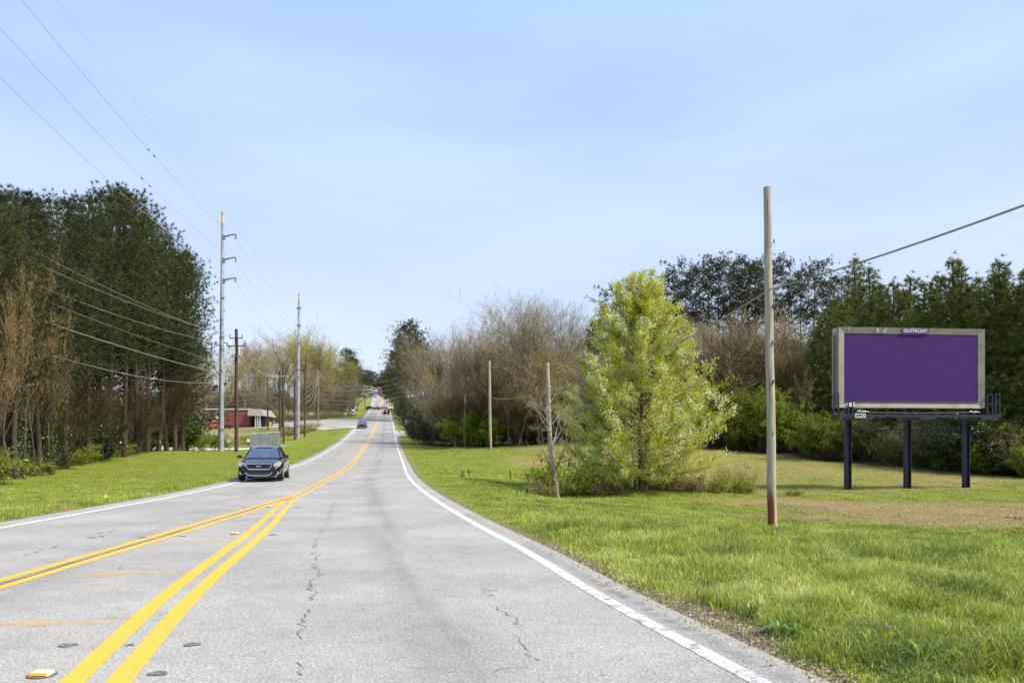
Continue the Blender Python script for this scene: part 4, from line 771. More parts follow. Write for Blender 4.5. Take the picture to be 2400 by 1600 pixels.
def wpole(px, py, d, top_py, r, label, mat, topx=None, name='utility_pole', group=None):
    b0 = P(px, py, d); b0.z = Gz(b0.x, d) - .05 ; zt = EYE + (CYH - top_py) / F * d; dx = ((topx or px) - px) / F * d
    e = empty(name, b0, 0, label, 'utility pole', group); n = 9
    pts = [(dx * i / (n - 1) + (rq_.gauss(0, .008) if 0 < i < n - 1 else 0), rq_.gauss(0, .01) if 0 < i < n - 1 else 0, (zt - b0.z) * i / (n - 1)) for i in range(n)]
    MB().tube(pts, [r * (1.06 - .2 * i / (n - 1)) for i in range(n)], 14).build('shaft', mat, e, smooth=True); e['top'] = zt; return e
# nearest pole
p1 = wpole(1811, 1241, 19.5, 439, .104, 'tall weathered grey wooden pole with a rusty foot nearest the camera', POLEW, topx=1798, name='wooden_pole')
h1 = p1['top'] - p1.location.z
MB().box((.0, -.10, 4.55), (.07, .05, .05)).tube([(0, -.12, 4.55), (.0, -.06, 4.55)], .03, 8).build('cable_clamp', GALVD, p1)
for z_, x_ in ((3.6, -.01), (3.55, -.035), (5.4, -.02), (6.95, 0.0), (2.35, -.03)): MB().poly([(x_ - .015, -.108, z_ - .05), (x_ + .012, -.108, z_ - .035), (x_ + .01, -.108, z_ + .05), (x_ - .008, -.108, z_ + .04)], (0, .03, 0)).build('knot_hole', BLACKP, p1)
p2 = wpole(1291, 1117, 50, 850, .135, 'weathered grey pole with a red foot behind the small bare tree', POLEW2, topx=1283, name='wooden_pole')
p3 = wpole(1149, 1052, 75, 845, .135, 'thin grey pole with a brown foot in the middle of the right lawn edge', POLEW2, topx=1147, name='wooden_pole')
p4 = wpole(1088, 1046, 84, 925, .11, 'short thin grey pole nearest the road at the wood edge', POLEW2, topx=1090, name='wooden_pole')
for nm in (p1, p2, p3, p4): nm['group'] = 'grey wooden poles of the right hand cable line'
# wires -----------------------------------------------------------
def wire(a, b_, sag, r, label, mat=WIRE, group=None, name='power_line', n=28, n_t=5):
    a = Vector(a); b_ = Vector(b_); pts = []
    for i in range(n + 1):
        t_ = i / n; q = a.lerp(b_, t_); q.z -= 4 * sag * t_ * (1 - t_); pts.append(q)
    o = MB().tube(pts, r, n_t).build(name, mat, smooth=True); return tag(o, label, 'cable', group)
gr = 'cable along the grey wooden poles'
A1 = P(1802, 680, 19.5) + Vector((0, -.14, 0)); A2 = P(1286, 909, 50) + Vector((0, -.18, 0)); A3 = P(1152, 932, 75) + Vector((0, -.2, 0))
wire((10.2, -14, 6.3), A1, .95, .019, 'dark grey cable from the nearest wooden pole to the right edge of the photo', CABLE)
wire(A1, A2, .62, .022, 'dark grey cable passing in front of the pear tree to the second grey pole', CABLE)
wire(A2, A3, .35, .026, 'short dark grey cable span beyond the small bare tree', CABLE)
# steel transmission poles
def steelpole(px, py, d, top_py, r0, r1, arms, topx, label, armlen, rz=0):
    b0 = P(px, py, d); b0.z = Gz(b0.x, d) - .05; zt = EYE + (CYH - top_py) / F * d; Hh = zt - b0.z; dx = (topx - px) / F * d
    e = empty('steel_pole', b0, 0, label, 'utility pole', 'tall steel transmission poles'); n = 13
    MB().tube([(dx * i / (n - 1), 0, Hh * i / (n - 1)) for i in range(n)], [r0 + (r1 - r0) * i / (n - 1) for i in range(n)], 12).build('shaft', GALV, e, smooth=True)
    for f in (.085, .42, .47): MB().tube([(dx * f, 0, Hh * f), (dx * f, 0, Hh * f + .35)], (r0 + (r1 - r0) * f) * 1.06, 12).build('joint_band', GALVD, e, smooth=True)
    tips = []
    for py_ in arms:
        z = EYE + (CYH - py_) / F * d - b0.z; a = Vector((dx * z / Hh, 0, z - .25)); t = Vector((a.x + armlen, 0, z + .12))
        ar = MB().tube([a, a.lerp(t, .5) + Vector((0, 0, .05)), t], [.12, .09, .06], 8).box(a + Vector((.12, 0, 0)), (.3, .35, .5)).build('arm', GALVD, e)
        MB().tube([t, t - Vector((0, 0, .55))], .09, 8).build('insulator', GALVD, ar, smooth=True); tips.append(b0 + t - Vector((0, 0, .55)))
    top = Vector((dx, 0, Hh)); MB().tube([top - Vector((0, 0, 1.3)), top - Vector((0, 0, .5))], r1 * 1.1, 12).build('yellow_band', YELM, e)
    for k in range(18):
        z = Hh * (.35 + k * .034); s = -1 if k % 2 else 1; MB().box((dx * z / Hh + s * (r0 + (r1 - r0) * z / Hh + .06), 0, z), (.2, .03, .03)).build('step', GALVD, e)
    return e, tips, b0 + top
e1, t1, top1 = steelpole(518, 1057, 92, 497, .33, .15, (551, 605, 653), 522, 'tall grey steel pole with three short arms beside the left wood', 1.5)
e2, t2, top2 = steelpole(698, 1028, 151, 688, .36, .17, (), 701, 'second grey steel pole further down the road right of the bare oak', 1.6)
q2 = [Vector((e2.location.x + .3, 151, EYE + (CYH - y) / F * 151)) for y in (722, 763, 804)]
for q in q2:
    k = q - e2.location; MB().box((k.x - .1, 0, k.z), (.7, .5, .35)).build('bracket', GALVD, e2); MB().tube([(k.x, -.1, k.z), (k.x + .35, -1.6, k.z - .5)], .07, 6).build('insulator', GALVD, e2)
g = 'high transmission wires from the left steel poles'
o0 = Vector((-20, 0, 28.6))
for i, (tp_, zz) in enumerate(zip(t1, (26.5, 23.6, 21.0))):
    wire(Vector((-19.2 + .3 * i, 0, zz)), tp_, 2.1, .012, ['upper', 'middle', 'lower'][i] + ' thick transmission wire crossing the sky at the left', WIRE, g)
    wire(tp_, q2[i], 1.6, .012, ['upper', 'middle', 'lower'][i] + ' transmission wire between the two steel poles', WIRE, g)
wire(o0 + Vector((.3, 0, 0)), top1, 1.0, .006, 'thin topmost ground wire leading to the tip of the first steel pole', WIRE, g)
wire(top1, top2, 1.0, .007, 'thin ground wire between the tips of the two steel poles', WIRE, g)
for i, q in enumerate(q2):
    wire(q, P(640 + i * 10, 905 + i * 10, 400) + Vector((0, 0, 4)), 4, .02, ['upper', 'middle', 'lower'][i] + ' wire running on beyond the second steel pole', WIRE, g)
def splice(a, b_, sag, t_, lab):
    q = Vector(a).lerp(Vector(b_), t_); q.z -= 4 * sag * t_ * (1 - t_); d = (Vector(b_) - Vector(a)).normalized(); tag(MB().tube([q - d * .22, q - d * .1, q + d * .1, q + d * .22], [.02, .055, .055, .02], 6).build('wire_damper', GALVD, smooth=True), lab, 'wire damper', 'dampers on the transmission wires')
for i, z0 in ((0, 26.5), (1, 23.6)):
    for j, tt in enumerate((.66, .675) if i == 0 else (.64, .66)): splice(Vector((-19.2 + .3 * i, 0, z0)), t1[i], 2.1, tt, 'small dark damper on the %s transmission wire, %s of the pair' % (('upper', 'middle')[i], ('nearer', 'farther')[j]))
# dark wooden poles on the left
u1 = wpole(554, 1058, 79, 771, .17, 'dark brown wooden utility pole right beside the first steel pole', DWOOD)
def xarm(e, d, py, x0, x1, px, name='crossarm', ins=(), mat=DWOOD):
    z = EYE + (CYH - py) / F * d - e.location.z; a = (x0 - px) / F * d; b_ = (x1 - px) / F * d
    ar = MB().box(((a + b_) / 2, -.2, z), (abs(b_ - a), .08, .09)).build(name, mat, e)
    for q in ins: MB().tube([((q - px) / F * d, -.2, z + .05), ((q - px) / F * d, -.2, z + .32)], [.035, .05], 7).build('insulator', BLACKP, ar, smooth=True)
    return e.location.z + z + .3
xarm(u1, 79, 793, 540, 570, 554, ins=(541, 569)); xarm(u1, 79, 811, 533, 576, 554, ins=(534, 575))
for k, x in enumerate((542, 552, 563)): MB().tube([((x - 554) / F * 79, -.25, 9.5 + .1 * (k % 2)), ((x - 554) / F * 79, -.25, 10.3)], .05, 7).build('insulator', CERAM, u1, smooth=True)
MB().box((-.0, -.2, 9.35), (.95, .08, .1)).build('crossarm', GALVD, u1)
u2 = wpole(656, 1047, 127, 868, .19, 'dark utility pole carrying transformers below the bare oak', DWOOD)
u3 = wpole(665, 1045, 128, 852, .16, 'lighter utility pole standing against the transformer pole', DWOOD, topx=663)
xarm(u2, 127, 881, 643, 673, 656, ins=(644, 656, 672), mat=GALV)
for s, x in ((-1, 648), (1, 670), (-1, 649)):
    dd = (x - 656) / F * 127; zz = 10.6 if s < 0 and x == 649 else 9.3
    MB().tube([(dd, -.2, zz - .5), (dd, -.2, zz + .45)], .25, 10).build('transformer', GALVD if x != 670 else GALV, u2, smooth=True); MB().tube([(dd, -.2, zz + .45), (dd, -.2, zz + .75)], .06, 6).build('bushing', CERAM, u2)
u4 = wpole(691, 1030, 150, 890, .2, 'very dark utility pole just left of the second steel pole', DWOOD)
u5 = wpole(714, 1027, 153, 838, .17, 'brown utility pole just right of the second steel pole', DWOOD, topx=717)
u6 = wpole(628, 1012, 170, 884, .17, 'brown utility pole standing in front of the bush right of the brick building', DWOOD, topx=627)
far = []
for i, (px, py, d, ty, m_, l) in enumerate([(746, 993, 205, 868, GWOOD, 'pale olive pole at the mouth of the left side road'), (774, 972, 262, 885, GWOOD, 'slender pole above the parked pale car on the side street'), (800, 972, 275, 880, DWOOD, 'slender dark pole left of the parked white truck'), (808, 965, 300, 868, GWOOD, 'thin far pole behind the parked white truck'), (816, 958, 330, 907, GWOOD, 'short pale far pole right of the parked white truck'), (824, 950, 350, 870, GWOOD, 'thin far pole close to the skyline pines'), (832, 946, 370, 872, GWOOD, 'farthest thin pole left of the hilltop')]):
    e = wpole(px, py, d, ty, .17, l, m_); far.append((e, px, d, ty)); xarm(e, d, ty + 4, px - 5, px + 7, px, ins=(px - 4, px + 6), mat=LWIRE)
g = 'distribution wires along the left wood'
for i, (pyl, ex, ey, sag, r, l) in enumerate([(548, 541, 790, 1.3, .011, 'topmost'), (580, 569, 790, 1.5, .011, 'second'), (635, 534, 806, 1.4, .012, 'third'), (663, 560, 860, .9, .009, 'fourth'), (717, 553, 880, 1.0, .02, 'thick fifth'), (795, 553, 892, 2.6, .014, 'sagging lowest')]):
    a = P(0, pyl, 35.7); b_ = P(ex, ey, 79) + Vector((0, -.2, 0)); t_ = (79 - 35.7) / (79 - 4); a0 = b_ + (a - b_) / t_; a0.z = (a.z - b_.z + 4 * sag * t_ * (1 - t_)) / t_ + b_.z
    wire(a0, b_, sag, r, l + ' wire strung in front of the left pine wood', LWIRE, g)
    if i < 3: wire(P(ex, ey, 79) + Vector((0, -.2, 0)), P(645 + i * 13, 880, 127), 1.3, .013, ['left', 'middle', 'right'][i] + ' wire from the dark pole to the transformer pole', WIRE, 'wires between the dark poles')
wire(P(554, 890, 79), P(656, 965, 127), .2, .02, 'taut guy cable sloping down right from the dark pole', LWIRE)
g = 'bundle of wires passing left behind the utility poles'
for i, (ya, yb) in enumerate([(913, 888), (916, 903), (925, 918), (938, 930), (947, 938), (955, 945), (962, 950), (968, 958), (930, 910)]):
    wire(P(300, ya + 2, 150), P(712, yb - 6, 151), .8, .016, '%s wire of the bundle behind the utility poles' % ['topmost', 'second', 'third', 'fourth', 'fifth', 'sixth', 'seventh', 'lowest', 'thin extra'][i], LWIRE, g)
g = 'wires crossing over the road before the hilltop'
for i, (ya, yb) in enumerate([(905, 860), (915, 873), (925, 884), (938, 896), (946, 905), (934, 915)]):
    wire(P(746, ya - 2, 205), P(1010, yb, 165), 1.6, .022, '%s wire crossing over the road before the hilltop' % ['topmost', 'second', 'third', 'fourth', 'fifth', 'lowest'][i], LWIRE, g)
g = 'wires climbing between the far poles'
for i, (za, zb) in enumerate([(0, 0), (5, 5), (12, 10), (30, 26), (45, 42)]):
    wire(P(716, 905 + i * 13, 153), P(746 + (i % 3) * 2, 868 + zb, 205), 1.2, .024, '%s wire from the brown pole up to the olive pole' % ['topmost', 'second', 'third', 'fourth', 'lowest'][i], LWIRE, g)
for k in range(len(far) - 1):
    for i in range(3):
        (ea, pa, da, ta), (eb, pb, db, tb_) = far[k], far[k + 1]
        wire(P(pa - 3 + i * 4, ta + 3 + i * 14, da), P(pb - 3 + i * 4, tb_ + 3 + i * 12, db), 1.5, .022, '%s wire between far poles along the left roadside' % ['upper', 'middle', 'lower'][i], LWIRE, 'wires between the far left poles')
# ---------------------------------------------------------------- billboard
bx, bd = (2136 - 1200) / F * 40.1, 40.1; bb = empty('billboard', (bx, bd, 0), math.radians(5.5), 'large purple billboard in a grey metal frame on three navy posts', 'billboard')
ZT, ZB, HW = 7.47, 3.53, 3.80; it, ib, iw = 7.17, 3.83, 3.49
PURP = plain('purple_panel', (.066, .032, .135), .9, 0, .03, 1, spec=.05); FRAME = plain('aged_frame_metal', (.27, .245, .205), .65, .1, .2, 1.6)
MB().box((0, .03, (it + ib) / 2), (iw * 2, .06, it - ib)).build('panel', PURP, bb)
def bev(x0, x1, z0, z1, xi0, xi1, zi0, zi1):   # mitred frame quad, outer edge back, inner edge proud
    return [(x0, 0, z0), (x1, 0, z1), (xi1, -.02, zi1), (xi0, -.02, zi0)]
for nm, q in (('top', [(-HW, -.10, ZT), (HW, -.10, ZT), (iw, -.02, it), (-iw, -.02, it)]), ('bottom', [(-HW, -.10, ZB), (-iw, -.02, ib), (iw, -.02, ib), (HW, -.10, ZB)]),
              ('left', [(-HW, -.10, ZB), (-HW, -.10, ZT), (-iw, -.02, it), (-iw, -.02, ib)]), ('right', [(HW, -.10, ZT), (HW, -.10, ZB), (iw, -.02, ib), (iw, -.02, it)])):
    MB().poly(q, (0, .22, 0)).build('frame_rail', FRAME, bb)
MB().box((0, .30, (ZT + ZB) / 2), (HW * 2 - .1, .1, ZT - ZB - .1)).build('backing', GALVD, bb)
MB().box((0, .52, (ZT + ZB) / 2), (HW * 2, .16, ZT - ZB)).build('rear_face', FRAME, bb)
MB().box((0, .0, ZB - .03), (.02, .02, .02)).box((0, -.05, ib - .015), (iw * 2, .05, .03)).build('lower_lip', plain('rusty_edge', (.14, .1, .06), .8), bb)
for px in (1987, 2126.5, 2264):
    yb_ = .75; kk = (px - CX) / F; cc_, ss_ = math.cos(math.radians(5.5)), math.sin(math.radians(5.5)); lx = (kk * (bd + yb_ * cc_) - bx + yb_ * ss_) / (cc_ - kk * ss_); gx = bx + lx * math.cos(.096); gz = Gz(gx, bd + lx * .096 + .75)
    po = MB(); H_ = ZB + .1 - gz
    for dx_ in (-.12, .12): po.box((lx + dx_, yb_, gz + H_ / 2 - .1), (.035, .26, H_))
    po.box((lx, yb_, gz + H_ / 2 - .1), (.21, .03, H_ - .02)); post = po.build('post', NAVY, bb)
    MB().poly([(lx - .1, yb_ - .1, ZB - .75), (lx + .1, yb_ - .1, ZB - .75), (lx + .12, yb_ - .1, ZB), (lx - .12, yb_ - .1, ZB)], (0, .2, 0)).tube([(lx - .35, -.6, 3.05), (lx - .02, .5, ZB + .1)], .05, 5).box((lx + .1, 0.0, 3.0), (.75, 1.6, .14)).build('bracket', NAVY, bb)
MB().box((0, -.75, 3.1), (8.25, .09, .14)).box((0, -.2, 3.12), (8.25, .05, .05)).build('catwalk_beam', NAVY, bb)
cw = MB()
for k in range(40): cw.box((-4.05 + k * .207, -.45, 3.16), (.05, .62, .02))
cw.build('catwalk_grating', NAVY, bb)
for s, (xa, xb, y0) in (('l', (-4.12, -3.87, -.2)), ('m', (-3.66, -3.44, -.75)), ('r', (3.85, 4.12, -.2)), ('r2', (3.88, 4.1, -.75))):
    c_ = MB(); zt_ = 4.2
    for x in (xa, xb): c_.box((x, y0, 3.1 + (zt_ - 3.1) / 2), (.05, .05, zt_ - 3.1))
    for z in (zt_, 3.75): c_.box(((xa + xb) / 2, y0, z), (xb - xa, .045, .045))
    c_.box(((xa + xb) / 2, y0, 3.13), (xb - xa + .1, .12, .09)); c_.build('guard_rail', NAVY, bb)
MB().box((0, .75, 2.47), (6.0, .04, .05)).build('tie_rod', NAVY, bb)
MB().tube([(-3.05, -.3, 3.31), (-2.2, -.3, 3.29), (0, -.3, 3.27), (2.9, -.3, 3.31)], .004, 5).build('cable', WIRE, bb)
for x0 in (-2.98, 2.82): MB().tube([(x0, -.32, 3.33), (x0 + .12, -.32, 3.36), (x0 + .22, -.32, 3.3), (x0 + .3, -.32, 3.34), (x0 + .6, -.32, 3.31)], [.015, .04, .015, .035, .01], 6).build('cable_clamp', WHITEP, bb)
MB().box((-3.2, -.13, 3.69), (.36, .012, .2)).build('sticker', WHITEP, bb)
MB().box((-3.2, -.138, 3.70), (.09, .004, .05)).box((-3.07, -.138, 3.72), (.08, .004, .02)).build('sticker_print', plain('grey_print', (.35, .35, .4), .6), bb)
def textobj(body, size, loc, mat, parent, name, ext=.004, rot=(math.radians(90), 0, 0), width=None, shear=0, off=.0):
    cu = bpy.data.curves.new(name, 'FONT'); cu.body = body; cu.size = size; cu.extrude = ext; cu.align_x = 'CENTER'; cu.align_y = 'CENTER'; cu.shear = shear; cu.offset = off; cu.space_character = 1.0
    to = bpy.data.objects.new(name, cu); C.objects.link(to); bpy.context.view_layer.update(); me = bpy.data.meshes.new_from_object(to.evaluated_get(bpy.context.evaluated_depsgraph_get())); bpy.data.objects.remove(to)
    me.materials.clear(); me.materials.append(mat); o = link(name, me, parent, loc); o.rotation_euler = rot
    if width: xs = [v.co.x for v in me.vertices]; o.scale.x = width / (max(xs) - min(xs))
    return o
lz = (ZT + it) / 2 - .005
lg = MB().poly([(-.56, -.075, lz - .12), (.82, -.075, lz - .12), (.92, -.118, lz + .12), (-.56, -.118, lz + .12)], (0, .02, 0)).build('logo_plate', plain('logo_purple', (.14, .05, .33), .5, 0, .03, 2), bb)
textobj('OUTFRONT', .225, (.15, -.102, lz), WHITEP, lg, 'logo_text', width=1.24, off=.006, rot=(math.radians(100), 0, 0))
np_ = MB().box((-3.1, -.83, 3.1), (.52, .02, .2)).build('number_plate', WHITEP, bb); textobj('40933', .2, (-3.1, -.845, 3.1), BLACKP, np_, 'number_text', width=.46, off=.004)
STN = plain('pale_smear', (.55, .54, .5), .7, 0, .1, 9)
for xa, xb in ((-3.32, -3.24), (-1.88, -1.32), (-1.75, -1.45)): MB().poly([(xa, -.106, ZT - .06), (xb, -.106, ZT - .06), (xb - .05, -.05, it + .04), (xa + .05, -.05, it + .04)], (0, .004, 0)).build('pale_smear', STN, bb)
# ---------------------------------------------------------------- cars
def carpaint(name, col, rough=.25, coat=1.0): 
    m = plain(name, col, rough, 0, .04, 2, coat=coat, spec=.35); return m
m, t, b = newmat('car_glass'); gl = node(t, 'ShaderNodeBsdfGlossy', Roughness=.04); gl.inputs['Color'].default_value = (.85, .9, .92, 1); tr = node(t, 'ShaderNodeBsdfTransparent'); tr.inputs['Color'].default_value = (.72, .78, .74, 1)
lw = node(t, 'ShaderNodeLayerWeight', Blend=.45); mr = node(t, 'ShaderNodeMapRange'); t.links.new(lw.outputs['Fresnel'], mr.inputs['Value']); mr.inputs['To Min'].default_value = .30; mr.inputs['To Max'].default_value = .95
ms = node(t, 'ShaderNodeMixShader'); t.links.new(mr.outputs[0], ms.inputs[0]); t.links.new(tr.outputs[0], ms.inputs[1]); t.links.new(gl.outputs[0], ms.inputs[2]); t.links.new(ms.outputs[0], t.nodes['Material Output'].inputs['Surface']); GLASS = m
TYRE = plain('tyre_rubber', (.02, .02, .02), .85, 0, .2, 9); RIM = plain('alloy_rim', (.5, .5, .52), .3, .8, .1, 8); LENS = plain('headlight_lens', (.33, .34, .35), .12, .2, .12, 30, coat=1); SEAT = plain('dark_interior', (.03, .03, .033), .9, 0, .3, 4)
SED = dict(L=2.38, st=[(-2.38, .60, .30, .50, 0), (-2.33, .74, .20, .62, .02), (-2.15, .84, .17, .72, .04), (-1.75, .885, .17, .80, .055), (-1.3, .895, .18, .87, .05), (-.9, .90, .2, .92, .03), (0, .90, .2, .95, 0), (1.2, .9, .2, .98, 0), (1.75, .885, .2, 1.01, .03), (2.15, .83, .24, 1.0, .02), (2.36, .72, .36, .86, 0)],
           gh=[(-1.0, .73, .70, .92, .935), (-.22, .76, .56, .93, 1.37), (.15, .77, .555, .93, 1.43), (.85, .77, .55, .95, 1.425), (1.3, .75, .54, .97, 1.33), (1.85, .70, .62, 1.0, 1.03)], wb=(-1.45, 1.42), r=.33, tw=.78)
SUV = dict(L=2.25, st=[(-2.25, .74, .45, .95, 0), (-2.1, .84, .40, 1.08, .02), (-1.2, .9, .38, 1.14, .02), (0, .92, .4, 1.16, 0), (1.9, .92, .4, 1.18, 0), (2.2, .88, .45, 1.16, 0)],
           gh=[(-.95, .80, .76, 1.13, 1.16), (-.65, .82, .72, 1.14, 1.76), (0, .82, .73, 1.14, 1.82), (1.9, .82, .72, 1.16, 1.8), (2.15, .8, .7, 1.16, 1.7)], wb=(-1.4, 1.35), r=.42, tw=.8)
CPE = dict(L=2.3, st=[(-2.3, .66, .28, .5, 0), (-2.2, .8, .2, .66, .02), (-1.6, .9, .18, .78, .03), (-.8, .91, .2, .84, .02), (.5, .91, .2, .86, 0), (1.7, .9, .22, .9, .02), (2.25, .78, .32, .82, 0)],
           gh=[(-.75, .72, .68, .83, .86), (-.1, .74, .55, .84, 1.24), (.5, .74, .54, .85, 1.27), (1.0, .7, .54, .86, 1.2), (1.6, .6, .55, .88, .92)], wb=(-1.4, 1.35), r=.33, tw=.79)
def loft(rows):
    V = []; n = len(rows[0]); f = []
    for r_ in rows: V += r_
    for i in range(len(rows) - 1):
        for j in range(n): k = (j + 1) % n; f.append((i * n + j, (i + 1) * n + j, (i + 1) * n + k, i * n + k))
    f.append(tuple(range(n))); f.append(tuple(reversed([(len(rows) - 1) * n + j for j in range(n)]))); mb = MB(); mb.add(V, f); return mb
def make_car(kind, loc, rz, paint, label, detail=0, cat_='car', name='sedan', lights=None):
    D = kind; e = empty(name, loc, rz, label, cat_, None); L = D['L']; rows = []
    for (y, w, zb, zt, cr) in D['st']:
        h = zt - zb; q = [(0, zb), (w * .8, zb), (w * .97, zb + .1), (w, zb + h * .5), (w * .985, zb + h * .75), (w * .9, zt - .015), (w * .55, zt + cr * .8), (0, zt + cr)]
        rows.append([(x, y, z) for x, z in q] + [(-x, y, z) for x, z in q[-2:0:-1]])
    bo = loft(rows).build('body', paint, e, smooth=True)
    su = bo.modifiers.new('smooth', 'SUBSURF'); su.levels = 1; su.render_levels = 2
    rows = []
    for (y, wb, wt, zb, zt) in D['gh']: rows.append([(-wb, y, zb), (-wt, y, zt), (-wt * .5, y, zt + .02), (wt * .5, y, zt + .02), (wt, y, zt), (wb, y, zb)])
    V = sum(rows, []); f = []
    for i in range(len(rows) - 1):
        for j in range(5): f.append((i * 6 + j, i * 6 + j + 1, (i + 1) * 6 + j + 1, (i + 1) * 6 + j))
    MB().add(V, f).build('windows', GLASS, e, smooth=True)
    gh = D['gh']; rf = MB(); top = gh[1:-1]; V = []; n = len(top)
    for (y, wb, wt, zb, zt) in top: V += [(-wt - .02, y, zt - .01), (-wt * .5, y, zt + .035), (wt * .5, y, zt + .035), (wt + .02, y, zt - .01)]
    f = [(i * 4 + j, i * 4 + j + 1, (i + 1) * 4 + j + 1, (i + 1) * 4 + j) for i in range(n - 1) for j in range(3)]; rf.add(V, f); rf.build('roof', paint, e, smooth=True)
    pl = MB()
    for s in (-1, 1):
        a, b_ = gh[0], gh[1]; pl.tube([(s * a[1], a[0], a[3]), (s * (b_[2] + .01), b_[0], b_[4])], .035, 6); a, b_ = gh[-1], gh[-2]; pl.tube([(s * (a[1] - .02), a[0], a[3]), (s * (b_[2] + .01), b_[0], b_[4])], [.09, .06], 6)
        mid = gh[len(gh) // 2]; pl.tube([(s * mid[1] * 1.01, mid[0], mid[3]), (s * (mid[2] + .015), mid[0], mid[4])], .035, 6)
        pl.tube([(s * (q[1] + .012), q[0], q[3] + .015) for q in gh], .016, 5); pl.tube([(s * (q[2] + .012), q[0], q[4] - .01) for q in gh[1:-1]], .02, 5)
    pl.build('pillars', paint, e, smooth=True)
    g0 = D['gh']; z0 = g0[0][3]; MB().box((0, .45, z0 - .03), (1.3, 2.0, .04)).box((-.37, .5, z0 + .12), (.45, .14, .42)).box((.37, .5, z0 + .12), (.45, .14, .42)).box((-.37, .5, z0 + .38), (.24, .1, .16)).box((.37, .5, z0 + .38), (.24, .1, .16)).box((0, -.55, z0 + .0), (1.3, .3, .07)).build('interior', SEAT, e)
    for s in (-1, 1):
        for y in D['wb']:
            r = D['r']; t_ = D['tw']; wl = MB().tube([(s * (t_ - .11), y, r), (s * (t_ - .08), y, r), (s * (t_ + .08), y, r), (s * (t_ + .115), y, r)], [r * .93, r, r, r * .92], 24).build('wheel', TYRE, e, smooth=True)
            rm = MB().tube([(s * (t_ + .10), y, r), (s * (t_ + .122), y, r)], [r * .62, r * .58], 18)
            for k in range(5): a = k * 1.2566; rm.box((s * (t_ + .125), y + math.cos(a) * r * .3, r + math.sin(a) * r * .3), (.02, .05, .05))
            rm.build('rim', RIM, wl, smooth=True)
    for s in (-1, 1):
        z = g0[0][3] + .03; mi = MB().box((s * (D['st'][4][1] + .07), g0[0][0] + .22, z + .05), (.2, .13, .13), taper=.8).box((s * (D['st'][4][1] - .06), g0[0][0] + .22, z), (.14, .05, .04)).build('mirror', paint, e, bevel=.03)
    if lights == 'rear' or lights == 'both':
        for s in (-1, 1): MB().box((s * (D['st'][-1][1] - .02), L - .03, D['st'][-2][3] - .2), (.26, .08, .16)).build('tail_light', REDM, e, bevel=.02)
    if lights == 'front' or lights == 'both':
        for s in (-1, 1): MB().box((s * .62, -L + .13, .62 if D is not SUV else .9), (.3, .14, .15)).build('headlight', LENS, e, bevel=.03)
        MB().box((0, -L + .02, .52), (.8, .06, .16)).build('grille', BLACKP, e); MB().box((0, -L + .01, .31), (1.1, .08, .12)).build('bumper_intake', BLACKP, e)
    return e
def road_at(x, y): return Vector((x, y, float(R(y))))
BLK = carpaint('black_car_paint', (.003, .003, .0045), .12, .5); bc = make_car(SED, road_at(-10.78, 35.4), math.radians(11), BLK, 'shiny black sedan coming towards the camera in the left lane', name='black_sedan')
def ring(cx, y, cz, a, b_, r, n=28, sq=3.0):
    return [((cx + a * math.copysign(abs(math.cos(t))**(2 / sq), math.cos(t))), y, cz + b_ * math.copysign(abs(math.sin(t))**(2 / sq), math.sin(t)) * (1 if math.sin(t) > 0 else 1.0)) for t in [2 * math.pi * i / n for i in range(n + 1)]]
gq = MB().poly([(-.38, -2.40, .50), (.38, -2.40, .50), (.47, -2.385, .60), (.49, -2.36, .70), (-.49, -2.36, .70), (-.47, -2.385, .60)], (0, .1, 0))
for k in range(5): gq.box((0, -2.412 + k * .006, .525 + k * .038), (.84 - .0 * k, .02, .012))
gri = gq.build('grille', plain('grille_mesh', (.04, .04, .045), .4, .5), bc)
MB().tube([(-.50, -2.37, .71), (-.49, -2.40, .60), (-.42, -2.42, .51), (-.36, -2.425, .49), (.36, -2.425, .49), (.42, -2.42, .51), (.49, -2.40, .60), (.50, -2.37, .71), (.3, -2.375, .715), (-.3, -2.375, .715), (-.50, -2.37, .71)], .022, 6).build('grille_surround', CHROME, bc, smooth=True)
MB().tube([(-.09, -2.44, .62), (-.05, -2.44, .575), (0, -2.44, .63), (.05, -2.44, .575), (.09, -2.44, .62)], .011, 5).tube([(-.09, -2.44, .625), (0, -2.44, .64), (.09, -2.44, .625)], .008, 5).build('emblem', CHROME, gri)
for s in (-1, 1):
    hl = MB().poly([(s * .55, -2.33, .56), (s * .80, -2.22, .60), (s * .87, -2.02, .72), (s * .84, -1.88, .80), (s * .66, -2.08, .76), (s * .57, -2.29, .68)][::s], (-s * .05, .09, -.01)).build('headlight', LENS, bc, smooth=True)
    MB().tube([(s * .72, -2.30, .65), (s * .72, -2.18, .65)], .055, 12).build('bulb', CHROME, hl)
    MB().tube([(s * .72, -2.31, .33), (s * .72, -2.22, .33)], .06, 14).build('fog_light', LENS, bc, smooth=True)
MB().poly([(-.5, -2.385, .38), (-.38, -2.40, .24), (.38, -2.40, .24), (.5, -2.385, .38)], (0, .08, 0)).build('bumper_intake', BLACKP, bc)
MB().tube([(-.52, -2.395, .36), (-.44, -2.41, .27), (-.36, -2.42, .235), (.36, -2.42, .235), (.44, -2.41, .27), (.52, -2.395, .36)], .017, 6).build('chrome_lip', CHROME, bc, smooth=True)
MB().box((0, -.60, 1.13), (.2, .03, .06)).build('rear_view_mirror', BLACKP, bc)
for y in (-.1, .85): MB().box((.905, y, .80), (.02, .16, .03)).build('door_handle', CHROME, bc)
